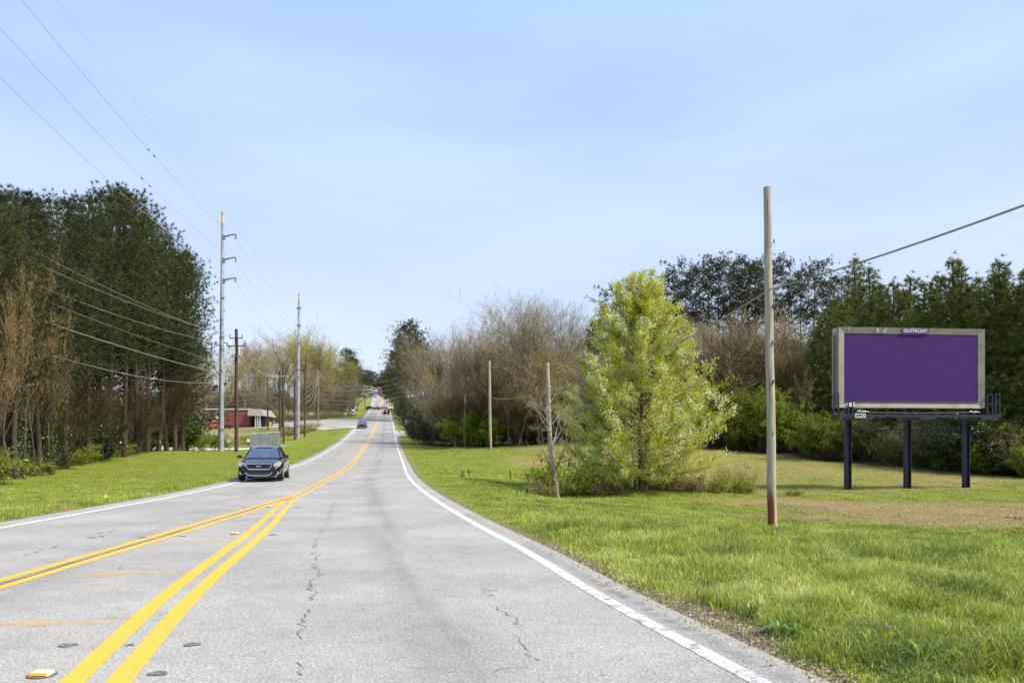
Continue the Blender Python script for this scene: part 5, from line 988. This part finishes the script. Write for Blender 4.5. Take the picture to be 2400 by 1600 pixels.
# driver: one continuous skinned figure
def person(loc, rz, label):
    me = bpy.data.meshes.new('person'); j = [(0, .1, 0), (0, .05, .28), (0, .02, .48), (0, -.0, .58), (0, -.03, .70), (.19, .0, .47), (.27, -.2, .27), (.16, -.42, .32), (-.19, .0, .47), (-.27, -.2, .27), (-.16, -.42, .32), (.1, -.35, 0), (-.1, -.35, 0), (0, -.02, .80)]
    ed = [(0, 1), (1, 2), (2, 3), (3, 4), (4, 13), (2, 5), (5, 6), (6, 7), (2, 8), (8, 9), (9, 10), (0, 11), (0, 12)]; rd = [.16, .15, .15, .055, .095, .07, .045, .035, .07, .045, .035, .09, .09, .085]
    me.from_pydata(j, ed, []); o = bpy.data.objects.new('person', me); C.objects.link(o); sk = o.modifiers.new('skin', 'SKIN')
    for i, v in enumerate(me.skin_vertices[0].data): v.radius = (rd[i], rd[i]); v.use_root = (i == 0)
    ss = o.modifiers.new('s', 'SUBSURF'); ss.render_levels = 2; ss.levels = 1; me.materials.append(plain('dark_silhouette', (.05, .035, .03), .8)); o.location = loc; o.rotation_euler = (0, 0, rz); return tag(o, label, 'person')  # whole figure in one dark tone, the cabin shade put into its colour
person(bc.matrix_basis @ Vector((.37, .28, .52)), math.radians(11), 'dark silhouette of the driver at the wheel of the black sedan')
RED = carpaint('maroon_car_paint', (.10, .007, .009)); WHC = carpaint('white_car_paint', (.72, .72, .7)); 
A_ = math.radians(8.8)
def lane(y, f): return float(XL(y) * (1 - f) + XY(y) * f) if f <= 1 else float(XY(y) * (2 - f) + XR(y) * (f - 1))
c2_ = make_car(SED, road_at(X(849, 151), 151), A_, RED, 'maroon sedan with a pale reflecting bonnet coming down the left lane', name='maroon_sedan', lights='front')
jp = make_car(SUV, road_at(X(906.5, 245), 245), A_ + math.pi, BLK, 'black off-road car with a rear spare wheel driving away in the right lane', name='offroad_car', lights='rear')
MB().tube([(0, 2.26, 1.0), (0, 2.46, 1.0)], .36, 18).build('spare_wheel', TYRE, jp, smooth=True); MB().tube([(0, 2.47, 1.0), (0, 2.49, 1.0)], .2, 14).build('wheel_cover', WHITEP, jp); MB().box((0, 2.27, .52), (1.5, .14, .16)).build('bumper', BLACKP, jp)
make_car(SED, road_at(X(902.5, 268), 268), A_ + math.pi, WHC, 'white car with lit red tail lamps just ahead of the black off-road car', name='white_car', lights='rear')
make_car(CPE, Vector((X(869, 300), 300, float(R(300)) + .25)), math.radians(82), RED, 'low maroon coupe turning across the road side on', name='maroon_coupe')
make_car(SED, road_at(X(883.5, 318), 318), A_, WHC, 'white car coming down the hill in the left lane', name='white_car', lights='front')
make_car(SED, Vector((X(897, 300), 300, float(R(300)) + .1)), math.radians(128), carpaint('red_dark_car_paint', (.2, .02, .02)), 'dark red car waiting to turn beside the white car on the right', name='dark_red_car')
make_car(SED, Vector((X(914, 305), 305, float(R(305)) + .1)), math.radians(150), WHC, 'white car waiting at the right side street under the tree', name='white_car', lights='both')
def gcar(kind, px, d, rz, paint, label, **k): x = X(px, d); return make_car(kind, Vector((x, d, Gz(x, d) + .07)), rz, paint, label, **k)
gcar(SUV, 817, 284, math.radians(70), WHC, 'white truck parked on the far left side street', name='white_truck', cat_='truck', lights='both'); gcar(SED, 769, 286, math.radians(95), carpaint('pale_blue_paint', (.5, .53, .6)), 'pale blue grey car parked on the side street beside the pines', name='pale_car')
for i, (px, d, c) in enumerate([(872, 412, (.1, .12, .16)), (879, 414, (.3, .3, .3)), (886, 416, (.7, .7, .68)), (896, 412, (.6, .62, .66))]):
    make_car(SED if i != 1 else SUV, Vector((X(px, d), d, 28.75)), A_ + (math.pi if i > 1 else 0), carpaint('far_car_paint', c), ['dark car at the hilltop signals', 'grey tall car at the hilltop signals', 'white car on the crest below the signals', 'pale grey car on the crest near the right kerb'][i], name='far_car')
# ------------------------------------------------------------------ buildings, fences, small things
def ghit(px, py, d0=4.0, d1=500):
    d = np.arange(d0, d1, .1); p = P(px, py, 1.0); x = (px - CX) / F * d; z = EYE + (CYH - py) / F * d; g_ = G(x, d); i = np.argmax(z < g_ + .01) if (z < g_ + .01).any() else 0
    return Vector((x[i], d[i], float(g_[i])))
m, t, b = newmat('red_brick'); tcn = node(t, 'ShaderNodeTexCoord'); bt = node(t, 'ShaderNodeTexBrick', Scale=4.0); bt.inputs['Color1'].default_value = (.27, .06, .042, 1); bt.inputs['Color2'].default_value = (.19, .045, .035, 1); bt.inputs['Mortar'].default_value = (.22, .12, .1, 1)
mp = node(t, 'ShaderNodeMapping'); mp.inputs['Rotation'].default_value = (math.radians(90), 0, 0); t.links.new(tcn.outputs['Object'], mp.inputs['Vector']); t.links.new(mp.outputs[0], bt.inputs['Vector']); nb = noi(.5, 4, .6, t=t, tcn=tcn); rb_ = ramp(t, [(.3, (.8, .8, .8)), (.7, (1.1, 1.1, 1.1))]); t.links.new(nb.outputs['Fac'], rb_.inputs[0])
x_ = node(t, 'ShaderNodeMix', data_type='RGBA', blend_type='MULTIPLY'); x_.inputs[0].default_value = 1; t.links.new(bt.outputs['Color'], x_.inputs[6]); t.links.new(rb_.outputs[0], x_.inputs[7]); t.links.new(x_.outputs[2], b.inputs['Base Color']); b.inputs['Roughness'].default_value = .9; BRICK = m
ROOFG = plain('grey_brown_shingle', (.30, .26, .24), .9, 0, .2, 3); DARKW = plain('dark_opening', (.02, .02, .022), .6); PALE = plain('pale_trim', (.5, .48, .45), .7, 0, .08, 2)
d = 190; bxl, bxr = X(470, d), X(584, d); z0 = Gz(X(540, d), d) - .3; zb_ = EYE + (CYH - 998) / F * d; zt_ = EYE + (CYH - 960) / F * d; z0 = min(z0, zb_)
be = empty('brick_building', ((bxl + bxr) / 2, d, zb_), 0, 'low red brick building with a flat roof and hipped canopy at its right end', 'building'); w_ = bxr - bxl; H_ = zt_ - zb_
MB().box((0, 6, H_ / 2 - .7), (w_, 12, H_ + 1.4)).build('wall', BRICK, be)
MB().box((0, 6, H_ + .16), (w_ + .3, 12.3, .32)).build('roof', PALE, be)
for k, x in ((1, X(497, d)), (2, X(512, d)), (3, X(530, d))): MB().box((x - be.location.x, -.02, H_ - 1.0), (.9, .1, .8)).build('window', plain('brick_recess', (.10, .03, .025), .8), be)
MB().box((X(509, d) - be.location.x, -.1, H_ - 1.7), (.5, .25, .7)).build('meter_box', WHITEP, be)
cxl, cxr = X(584, d) - be.location.x, X(622, d) - be.location.x; ct = H_ + .1; cb = H_ - 1.45
can = MB(); V = [(cxl, -.6, ct), (cxr - .9, -.6, ct), (cxr, -1.3, cb), (cxl, -1.3, cb), (cxl, 8, ct), (cxr - .9, 8, ct), (cxr, 9, cb), (cxl, 9, cb)]
can.add(V, [(0, 3, 2, 1), (1, 2, 6, 5), (0, 1, 5, 4), (4, 5, 6, 7), (3, 7, 6, 2), (0, 4, 7, 3)]).build('canopy', ROOFG, be)
MB().box(((cxl + cxr) / 2 - .2, 5, cb / 2), (cxr - cxl - .8, 6, cb)).build('opening_shade', DARKW, be)  # near-black block under the canopy; its colour stands for the opening's shade
for x in (602, 607, 612): MB().box((X(x, d) - be.location.x, -.9, cb / 2 - .3), (.28, .28, cb + .6)).build('column', PALE, be)
def gthing(px, d, name, label, cat_, group=None, rz=0, py=None): x = X(px, d); return empty(name, (x, d, Gz(x, d) - .02), rz, label, cat_, group)
o = gthing(500, 184, 'orange_machine', 'small orange machine with a white roof parked by the brick wall', 'machine'); MB().box((0, 0, .75), (1.1, 1.3, .7)).build('body', plain('orange_paint', (.5, .1, .02), .5), o, bevel=.08); MB().box((0, 0, 1.9), (1.1, 1.2, .08)).build('roof', WHITEP, o); MB().tube([(-.5, -.5, 1), (-.5, -.5, 1.9)], .04).tube([(.5, -.5, 1), (.5, -.5, 1.9)], .04).build('frame', BLACKP, o)
for s in (-1, 1): MB().tube([(s * .6, -.4, .35), (s * .6, -.15, .35)], .35, 12).build('wheel', TYRE, o)
o = gthing(534, 185, 'dark_trailer', 'low dark trailer against the brick wall', 'trailer'); MB().box((0, 0, .6), (2.0, 1.1, .4)).build('bed', BLACKP, o, bevel=.05); [MB().tube([(x, -.65, .3), (x, -.5, .3)], .3, 12).build('wheel', TYRE, o) for x in (-.6, .6)]
# substation steelwork
def substation(px0, px1, d, ytop, ybeam, xs, y0, y1, label, truss):
    x0, x1 = X(px0, d), X(px1, d); gz = Gz(x0, d); e = empty('substation_frame', ((x0 + x1) / 2, d, gz), 0, label, 'substation'); q = lambda px, py: ((px - (px0 + px1) / 2) / F * d, 0, EYE + (CYH - py) / F * d - gz); W_ = (x1 - x0)
    fr = MB(); fr.box((0, 0, q(0, ybeam)[2]), (W_, .2, .22))
    for s in (-1, 1): fr.box((s * W_ * .42, .3, q(0, ybeam)[2] / 2), (.22, .22, abs(q(0, ybeam)[2])))
    fr.build('beam', GALV, e)
    if truss:
        tr = MB(); zt = q(0, ytop)[2]; zl = q(0, y0)[2]; tr.box((0, 0, zl + .1), (W_, .25, .14))
        for k in range(5): a = -W_ / 2 + W_ * k / 5; tr.tube([(a, 0, zl + .1), (a + W_ / 10, 0, zl + (zt - zl) * (1 - k / 6)), (a + W_ / 5, 0, zl + .1)], .07, 4)
        tr.tube([(-W_ / 2, 0, zt), (W_ / 2, 0, zl + .25)], .09, 4).tube([(-W_ / 2, 0, zl), (-W_ / 2, 0, zt)], .08, 4); tr.build('truss', GALV, e)
    for px in xs:
        a = q(px, y0); b_ = q(px, y1); n = 6; pts = []; rs = []
        for k in range(n * 2 + 1): pts.append((a[0], 0, a[2] + (b_[2] - a[2]) * k / (n * 2))); rs.append(.2 if k % 2 else .12)
        MB().tube(pts, rs, 8).build('insulator', BLACKP, e)
        if not truss: MB().tube([(a[0] - .35, 0, a[2] + .25), (a[0], 0, a[2] + .05), (a[0] + .4, 0, a[2] + .35)], .06, 5).build('switch_arm', GALV, e)
    return e
substation(425, 472, 122, 922, 953, (433, 450, 467), 938, 951, 'grey steel lattice frame with hanging insulators behind the left wood', True)
substation(444, 482, 118, 985, 1012, (431, 447, 464, 480), 990, 1010, 'low steel beam carrying four dark insulators below the lattice frame', False)
# slatted fence and chain link
def panel_line(pa, pb, da, db, H, name, label, mat, gap, wdt, cat_='fence', boxes=()):
    a = Vector((X(pa, da), da, 0)); b_ = Vector((X(pb, db), db, 0)); a.z = Gz(a.x, a.y) - .05; b_.z = Gz(b_.x, b_.y) - .05; e = empty(name, a, 0, label, cat_); D = b_ - a; L = Vector((D.x, D.y, 0)).length; ang = math.atan2(D.y, D.x); sl = MB(); n = int(L / gap)
    for i in range(n + 1): t_ = i / n; c = D * t_; sl.box((c.x, c.y, c.z + H / 2), (wdt, .02, H - .1), rot=(0, 0, ang))
    sl.build('slats' if wdt > .03 else 'mesh', mat, e)
    po = MB()
    m_ = max(2, int(L / 2.6))
    for i in range(m_ + 1): c = D * i / m_; MB().tube([(c.x, c.y, c.z - .2), (c.x, c.y, c.z + H + .1)], .04, 6).build('post', GALV, e)
    MB().tube([(0, 0, H), (D.x, D.y, D.z + H)], .025, 6).build('top_rail', GALV, e)
    for t_, in [(q,) for q in boxes]: c = D * t_; MB().box((c.x, c.y - .06, c.z + 1.25), (.38, .03, .42), rot=(0, 0, ang)).build('notice_plate', WHITEP, e)
    return e
panel_line(587, 656, 104, 107, 2.1, 'slatted_fence', 'grey slatted fence panel behind the black sedan', GALVD, .13, .115)
panel_line(487, 586, 103, 104, 2.1, 'chain_link_fence', 'see-through chain link fence with small white notices beside the first steel pole', GALV, .3, .012, boxes=(.44, .5, .96))
# small dark cut stumps in front of the slatted fence
for px, l in ((630, 'left'), (637, 'middle'), (644, 'right')):
    o = gthing(px, 101, 'cut_sapling', 'short dark cut sapling, %s of the three before the slatted fence' % l, 'stump', 'cut saplings before the slatted fence'); MB().tube([(0, 0, 0), (.15 if l != 'left' else -.3, 0, .6), (.1 if l != 'left' else -.5, 0, 1.2)], [.08, .07, .05], 6).build('stem', GWOOD, o); MB().tube([(0, 0, .4), (.3, 0, .9)], [.05, .04], 5).build('side_shoot', GWOOD, o)
o = gthing(633, 192, 'yellow_hydrant', 'yellow fire hydrant at the edge of the side road beside a brown pole', 'hydrant'); MB().tube([(0, 0, 0), (0, 0, .8), (0, 0, 1.0), (0, 0, 1.1)], [.2, .2, .24, .05], 10).build('barrel', YELM, o); MB().tube([(-.35, 0, .7), (.35, 0, .7)], .12, 8).build('nozzle', YELM, o)
h = ghit(1068, 1046, 40); o = empty('fire_hydrant', h, 0, 'small white fire hydrant in front of the wood right of the road', 'hydrant')
MB().tube([(0, 0, -.1), (0, 0, .12), (0, 0, .14), (0, 0, .6)], [.11, .11, .14, .13], 12).build('barrel', WHITEP, o, smooth=True); MB().tube([(0, 0, .6), (0, 0, .66), (0, 0, .78), (0, 0, .88), (0, 0, .92)], [.17, .17, .13, .05, .03], 12).build('cap', WHITEP, o, smooth=True); MB().tube([(-.24, 0, .5), (.24, 0, .5)], .07, 10).build('nozzle', GALV, o)
# guide stakes
for xa, ya, xb, yb, l in [(157, 565, 180, 620, 'short dark stake leaning left, leftmost in the right lawn'), (172, 535, 200, 612, 'dark stake leaning beside the leftmost short one'), (251, 515, 257, 600, 'upright dark stake near the pair of leaning ones'), (761, 535, 762, 660, 'tall upright dark stake alone in the right lawn'), (955, 570, 995, 675, 'dark stake leaning left before the red footed pole'), (1193, 575, 1205, 640, 'dark stake in weeds near the red footed pole'), (967, 755, 968, 830, 'dark stake standing left of the small bare tree'), (858, 795, 838, 822, 'tiny slanted stake left of the small bare tree')]:
    h = ghit(1050 + xb / 5.227, 1000 + yb / 5.227, 10); s = h.y / F / 5.227; o = empty('metal_stake', h, 0, l, 'stake', 'dark stakes in the right lawn'); MB().box(((xa - xb) * s / 2, 0, (yb - ya) * s / 2), (.05, .05, (yb - ya) * s * 1.05), rot=(0, math.atan2((xa - xb), (yb - ya)), 0)).box(((xa - xb) * s / 2, -.03, (yb - ya) * s / 2), (.015, .05, (yb - ya) * s), rot=(0, math.atan2((xa - xb), (yb - ya)), 0)).build('stake_bar', BLACKP, o)
for px, py, px2, py2 in ((1645, 1152, 1640, 1118), (1612, 1140, 1620, 1122)):
    h = ghit(px, py, 10); k = h.y / F; o = empty('broken_stump', h, 0, 'broken grey stump standing right of the pear tree' if px > 1640 else 'thin slanted stick just right of the pear tree', 'stump'); MB().tube([(0, 0, 0), ((px2 - px) * k / 2 + .03, 0, (py - py2) * k / 2), ((px2 - px) * k, 0, (py - py2) * k)], [.09, .07, .04] if px > 1640 else .025, 7).build('stem', BARK, o)
# route sign seen from behind, bin, letter boxes
o = empty('road_sign', (X(954, 115), 115, Gz(X(954, 115), 115)), math.radians(5), 'cluster of grey route signs on one post at the gravel drive', 'sign'); MB().box((0, 0, 1.2), (.07, .06, 2.6)).build('post', GALVD, o)
SG = plain('sign_back', (.42, .43, .42), .5, .3, .15, 5)
MB().box((.05, -.05, 2.55), (.35, .02, .22)).build('sign_plate', SG, o); MB().box((.05, -.05, 2.12), (.6, .02, .55)).build('sign_plate', SG, o); MB().box((0, -.05, 1.5), (.72, .02, .62)).build('sign_plate', SG, o)
for z in (2.2, 1.95, 1.35): MB().box((.03, -.065, z), (.2, .012, .1)).build('sign_bolt_bar', plain('sign_bar', (.16, .12, .08), .6), o)
o = gthing(946, 172, 'brown_bin', 'tall brown rubbish bin on the grass by the narrow drive', 'bin'); MB().box((0, 0, .62), (.62, .62, 1.15), taper=1.15).build('tub', plain('brown_plastic', (.07, .025, .02), .5), o); MB().box((0, -.02, 1.24), (.78, .8, .08), rot=(math.radians(5), 0, 0)).build('lid', plain('rust_plastic', (.13, .05, .03), .5), o)
def mailbox(px, d, label, H=1.1): o = gthing(px, d, 'mailbox', label, 'mailbox', 'dark letter boxes by the road'); MB().box((0, 0, H / 2), (.12, .12, H)).build('post', BLACKP, o); MB().box((-.1, 0, H + .12), (.75, .35, .3)).tube([(-.46, 0, H + .26), (.26, 0, H + .26)], .17, 10).build('box', BLACKP, o)
mailbox(935, 195, 'dark mailbox on a post beside the narrow right drive', 1.3); mailbox(835, 262, 'dark mailbox at the corner of the far left side street', 1.3)
for px, d, H, l in ((855, 330, 3.4, 'dark post with a box head on the far left bank'), (838, 306, 2.6, 'dark thin post with a round head near the white panel sign'), (824, 305, 3.0, 'dark post close behind the white parked truck')): o = gthing(px, d, 'sign_post', l, 'post'); MB().box((0, 0, H / 2), (.22, .22, H)).build('post', BLACKP, o); MB().box((.15, 0, H), (.7, .3, .55)).build('head', BLACKP, o)
o = gthing(833, 300, 'panel_sign', 'narrow white panel sign at the side street corner', 'sign'); MB().box((0, 0, 1.3), (.5, .1, 2.2)).build('panel', WHITEP, o); MB().box((-.2, 0, .2), (.08, .08, .6)).box((.2, 0, .2), (.08, .08, .6)).build('leg', GALVD, o)
o = gthing(829, 304, 'gate_post', 'thick black post on the left bank beyond the side street', 'post'); MB().tube([(0, 0, 0), (0, 0, 4.6)], .4, 8).build('shaft', BLACKP, o); MB().box((0, 0, 4.7), (1, 1, .4)).build('cap', BLACKP, o)
# crossroads on the crest: signals, signs, shops
ZC = 28.7
def at(px, py, d): return P(px, py, d)
sw = wire(at(828, 905, 400), at(935, 909, 400), .5, .035, 'span wire carrying the traffic signals over the crest', LWIRE)
for px, py, l in ((876.5, 908.5, 'left upper'), (888, 909, 'right upper'), (894, 921, 'large lower'), (907.5, 921, 'lower far right')):
    p = at(px, py, 398); o = empty('traffic_signal', p, 0, 'traffic signal showing red over the hilltop, %s one' % l, 'traffic light', 'traffic signals on the hilltop'); s = 1.4 if 'large' in l else 1.0
    MB().box((0, .1, -.55), (.5 * s, .3, 1.5 * s)).build('housing', plain('signal_housing', (.03, .06, .03), .5), o)
    m, t, b = newmat('red_lamp'); nn = node(t, 'ShaderNodeTexNoise', Scale=8); b.inputs['Base Color'].default_value = (.6, .02, .01, 1); b.inputs['Emission Color'].default_value = (1, .03, .02, 1); b.inputs['Emission Strength'].default_value = .7
    MB().tube([(0, -.12, 0), (0, -.02, 0)], .38 * s if s > 1 else .3, 12).build('red_lamp', m, o)
for px, py, w, h_, mt, l in ((881, 910, 1.3, .5, GREENM, 'green street name sign hanging between the upper signals'), (872.5, 909, .5, .55, WHITEP, 'small white sign left of the upper signals')): p = at(px, py, 398.5); o = empty('hanging_sign', p, 0, l, 'sign'); MB().box((0, 0, 0), (w, .06, h_)).build('plate', mt, o); MB().box((0, 0, h_ / 2 + .15), (.06, .04, .3)).build('hanger', GALVD, o)
sd_ = 432; so = empty('shop_building', (X(868, sd_), sd_, 29), 0, 'dark shop building with bright sign panels past the hilltop', 'building'); q = lambda px: X(px, sd_) - so.location.x; zz = lambda py: EYE + (CYH - py) / F * sd_ - 29
MB().box(((q(846) + q(891)) / 2, 4, zz(906) / 2), (q(891) - q(846), 8, zz(906))).build('wall', plain('dark_brown_wall', (.09, .085, .085), .8, 0, .3, 1), so); MB().box(((q(852) + q(870)) / 2, 3.9, zz(905)), (q(872) - q(853), 8.4, .35)).build('roof', PALE, so)
for a, b_, y0, y1, mt in ((851, 857.5, 911, 915.5, YELM), (860, 863.5, 911, 915.5, YELM), (865.5, 868, 911, 914, WHITEP), (870, 872, 911.5, 915.5, WHITEP), (874, 886, 913, 916.5, WHITEP), (865, 875, 918, 921, PALE), (851, 856, 918.5, 921, plain('pink_panel', (.5, .25, .22), .6)), (855.5, 864.5, 925, 929, plain('teal_panel', (.04, .36, .3), .5)), (876, 886, 919, 926, plain('glazing', (.2, .22, .25), .2)), (848, 864, 921.5, 925, plain('grey_band', (.2, .2, .22), .6))): MB().box(((q(a) + q(b_)) / 2, -.15, (zz(y0) + zz(y1)) / 2), (q(b_) - q(a), .2, abs(zz(y0) - zz(y1)))).build('sign_panel', mt, so)
ho = empty('pale_house', (X(914, 440), 440, 29), 0, 'pale gabled house roof just showing beyond the crest on the right', 'house'); a = X(906, 440) - ho.location.x; b_ = X(921, 440) - ho.location.x; zq = lambda py: EYE + (CYH - py) / F * 440 - 29
MB().box(((a + b_) / 2, 3, zq(917) / 2), (b_ - a, 6, zq(917))).build('wall', plain('beige_wall', (.3, .27, .23), .8), ho); MB().poly([(a - .4, -.4, zq(917)), (b_ + .4, -.4, zq(917)), ((a + b_) / 2, -.4, zq(911.5))], (0, 7, 0)).build('roof', plain('pale_roof', (.6, .6, .62), .7), ho)
for px, py0, l in ((896, 925, 'white angled sign beside the crest'), (903, 924, 'narrow white sign on the crest near the right kerb')): p = at(px, 930, 410); o = empty('small_sign', (p.x, 410, 28.7), 0, l, 'sign'); MB().box((0, 0, 1.6), (.7, .06, 1.2)).build('plate', WHITEP, o); MB().box((0, .05, .5), (.08, .05, 1.1)).build('post', GALVD, o)
# ------------------------------------------------------------------ road studs and marks
def rp(px, py): 
    d = EYE * F / (py - CYH)
    for _ in range(4): d = (EYE - float(R(d))) * F / (py - CYH)
    return Vector(((px - CX) / F * d, d, float(np.interp(d, yr, R(yr)))))
studs = [(98, 1582, 'amber road stud nearest the camera at the bottom left'), (551, 1251, 'amber road stud beside the inner yellow stripe'), (631, 1188, 'amber road stud near the tip of the gore'), (745, 1147, 'far amber road stud right of the double line')]
for px, py, l in studs:
    p = rp(px, py); o = empty('road_stud', p + Vector((0, 0, .004)), math.radians(5), l, 'road stud', 'amber road studs'); MB().tube([(0, 0, 0), (0, 0, .004)], .085, 18).build('base_ring', SEAM, o)
    MB().box((0, 0, .014), (.12, .1, .022), taper=.75).build('housing', plain('cream_plastic', (.7, .6, .4), .5), o); MB().box((0, -.049, .0135), (.095, .012, .017), rot=(math.radians(-35), 0, 0)).build('reflector', ORANGE, o)
MARKG = plain('scraped_mark', (.15, .145, .14), .9, 0, .55, 30)
for k, (px, py, r_) in enumerate([(158, 1512, .065), (450, 1510, .06), (305, 1511, .03), (370, 1578, .06), (335, 1259, .075), (428, 1256, .06), (640, 1253, .075), (695, 1188, .08), (573, 1188, .06)]):
    p = rp(px, py); V = [(p.x, p.y, p.z + .005)]; n = 20
    for i in range(n): a = 6.283 * i / n; q = 1 + .12 * math.sin(3 * a + k); V.append((p.x + math.cos(a) * r_ * q, p.y + math.sin(a) * r_ * q * .9, float(np.interp(p.y + math.sin(a) * r_ * q * .9, yr, R(yr))) + .005))
    tag(link('scar_mark', np_mesh('scar_mark', V, [(0, 1 + i, 1 + (i + 1) % n) for i in range(n)], MARKG)), 'round grey scar where a road stud was removed', kind='structure')
for px, py, col, l in ((243, 1167, (.7, .5, .03), 'scrap of yellow litter in the left verge'), (145, 1194, (.6, .12, .18), 'scrap of pink litter at the left road edge')):
    h = ghit(px, py, 8); o = MB().poly([(0, 0, 0), (.12, .02, .03), (.10, .05, .22), (.02, .03, .16)], (.03, .05, .01)).build('litter_scrap', plain('litter', col, .6)); o.location = h; o.scale = (.55, .55, .55); tag(o, l, 'litter')
# dry leaves, straw and grit on the bare edge
rg = np.random.default_rng(4); n = 9000; y = 4.6 + 9 * rg.random(n)**1.6; x = PR(y) + rg.normal(.22, .22, n); k = rg.random(n) < np.clip(zone_dirt(x, y) + .1, 0, 1) * np.where(x < PR(y), .35, 1); x, y = x[k], y[k]
c = np.stack([x, y, np.where(x < PR(y), R(y), G(x, y)) + .012], 1); lv, lf, lr = leaves(c, .022, rg, flat=1.0); DRYL = foliage('dry_leaf_litter', [(0, (.12, .07, .04)), (.6, (.35, .26, .16)), (1, (.62, .55, .45))], .1, .8, 0); tag(link('leaf_litter', np_mesh('leaf_litter', lv, lf, DRYL, attrs={'rnd': lr})), 'dry leaves and grit on the bare road edge', kind='stuff')
n = 30000; y = rg.uniform(17, 60, n); x = 3 + rg.random(n) * .72 * y; k = rg.random(n) < zone_dry(x, y)**1.5 * .8; x, y = x[k], y[k]; lv, lf, lr = leaves(np.stack([x, y, G(x, y) + .015], 1), .05, rg, flat=.85); tag(link('dead_thatch', np_mesh('dead_thatch', lv, lf, foliage('pale_straw', [(0, (.2, .14, .06)), (.5, (.36, .27, .13)), (1, (.52, .42, .24))], .2, .8, 0), attrs={'rnd': lr})), 'scattered dead leaves and thatch on the dry field', kind='stuff')
n = 6000; y = rg.uniform(17.5, 24, n); x = .42 * y + rg.random(n) * .32 * y; k = (rg.random(n) < sst(.45, .7, fbm(x, y, 1.6, 41)) * sst(.47, .6, x / y)); x, y = x[k], y[k]; lv, lf, lr = leaves(np.stack([x, y, G(x, y) + .03 + .05 * rg.random(len(x))], 1), .07, rg); tag(link('russet_groundcover', np_mesh('russet_groundcover', lv, lf, foliage('russet_leaves', [(0, (.14, .05, .02)), (.6, (.3, .16, .06)), (1, (.4, .4, .1))], .3, .5, 0), attrs={'rnd': lr})), 'russet leafy ground cover at the right edge of the dry strip', kind='stuff')
# broad leaved weeds among the grass
BROAD = foliage('broad_weed_leaf', [(0, (.09, .17, .03)), (.6, (.2, .30, .05)), (1, (.36, .44, .12))], .35, .35, .15, .5)
def rosette(seed, n, L, Wd, upr):
    rg = np.random.default_rng(seed); V = []; f = []; rn = []
    for i in range(n):
        a = rg.uniform(0, 6.28); u = rg.uniform(*upr); l = L * rg.uniform(.6, 1.2); w = Wd * rg.uniform(.7, 1.2); r0 = rg.random(); pr = None
        for j in range(6):
            t_ = j / 5; rad = l * (t_ * math.cos(u) + .25 * t_ * t_); z = l * (t_ * math.sin(u) - .45 * t_**3) + .01; ww = w * math.sin(math.pi * min(.97, t_ * .85 + .12)); cx, cy = math.cos(a) * rad, math.sin(a) * rad; b0 = len(V)
            V += [(cx - math.sin(a) * ww / 2, cy + math.cos(a) * ww / 2, z + ww * .12), (cx, cy, z), (cx + math.sin(a) * ww / 2, cy - math.cos(a) * ww / 2, z + ww * .12)]; rn += [r0] * 3
            if j: f += [(b0 - 3, b0 - 2, b0 + 1, b0), (b0 - 2, b0 - 1, b0 + 2, b0 + 1)]
    return np_mesh('leaves', V, f, BROAD, True, attrs={'rnd': rn})
RS = [rosette(1, 16, .20, .05, (.5, 1.3)), rosette(2, 26, .30, .018, (.8, 1.45)), rosette(3, 12, .16, .065, (.3, 1.0))]
rr = random.Random(8); PURF = foliage('purple_flower', [(0, (.22, .12, .25)), (1, (.5, .36, .5))], .2, .6, .1)
spots = [(1830, 1490, 1), (1850, 1500, 1), (1760, 1450, 1), (2035, 1530, 0), (2090, 1540, 0), (1960, 1560, 2), (2130, 1575, 2), (2230, 1560, 1), (2330, 1540, 0), (2380, 1590, 2), (2280, 1500, 1), (1700, 1400, 1), (1640, 1370, 2), (2000, 1450, 1), (1880, 1545, 2), (2180, 1470, 1), (1900, 1400, 1), (2050, 1380, 1), (1580, 1340, 0), (2300, 1420, 1), (1480, 1290, 2), (1500, 1315, 0), (2150, 1330, 1), (1760, 1320, 1)]
spots += [(rr.uniform(1500, 2390), rr.uniform(1290, 1590), rr.randrange(3)) for _ in range(70)]
for px, py, k in spots:
    h = ghit(px, py, 4)
    if h.x < PR(h.y) + .35: continue
    o = link('broadleaf_weed', RS[k], None, h); o.rotation_euler[2] = rr.uniform(0, 6.28); s = rr.uniform(.5, .95); o.scale = (s, s, s); tag(o, ['broad leaved weed rosette', 'tuft of strap shaped leaves', 'low round leaved weed'][k] + ' in the near right grass', 'weed', ['broad weeds in the near grass', 'strap leaved tufts in the near grass', 'low weeds in the near grass'][k])
for cx_, cy_ in ((2030, 1515), (2070, 1522), (2370, 1578)):
    h = ghit(cx_, cy_, 4); n = 60; cc = np.stack([rg.normal(0, .07, n), rg.normal(0, .05, n), .12 + rg.random(n) * .08], 1); lv, lf, lr = leaves(cc, .014, rg); o = empty('purple_wildflowers', h, 0, 'tiny purple wildflowers in the near grass, %s' % {2030: 'left of the close pair', 2070: 'right of the close pair', 2370: 'at the bottom right corner'}[cx_], 'flowers', 'purple wildflowers')
    link('blooms', np_mesh('blooms', lv, lf, PURF, attrs={'rnd': lr}), o); Pq = cc.copy(); Pq[:, 2] = 0; v, f = prisms(Pq, cc, np.full(n, .0012), np.full(n, .001), 3); link('stems', np_mesh('stems', v, f, BROAD, attrs={'rnd': np.full(len(v), .5)}), o)

order_labels()
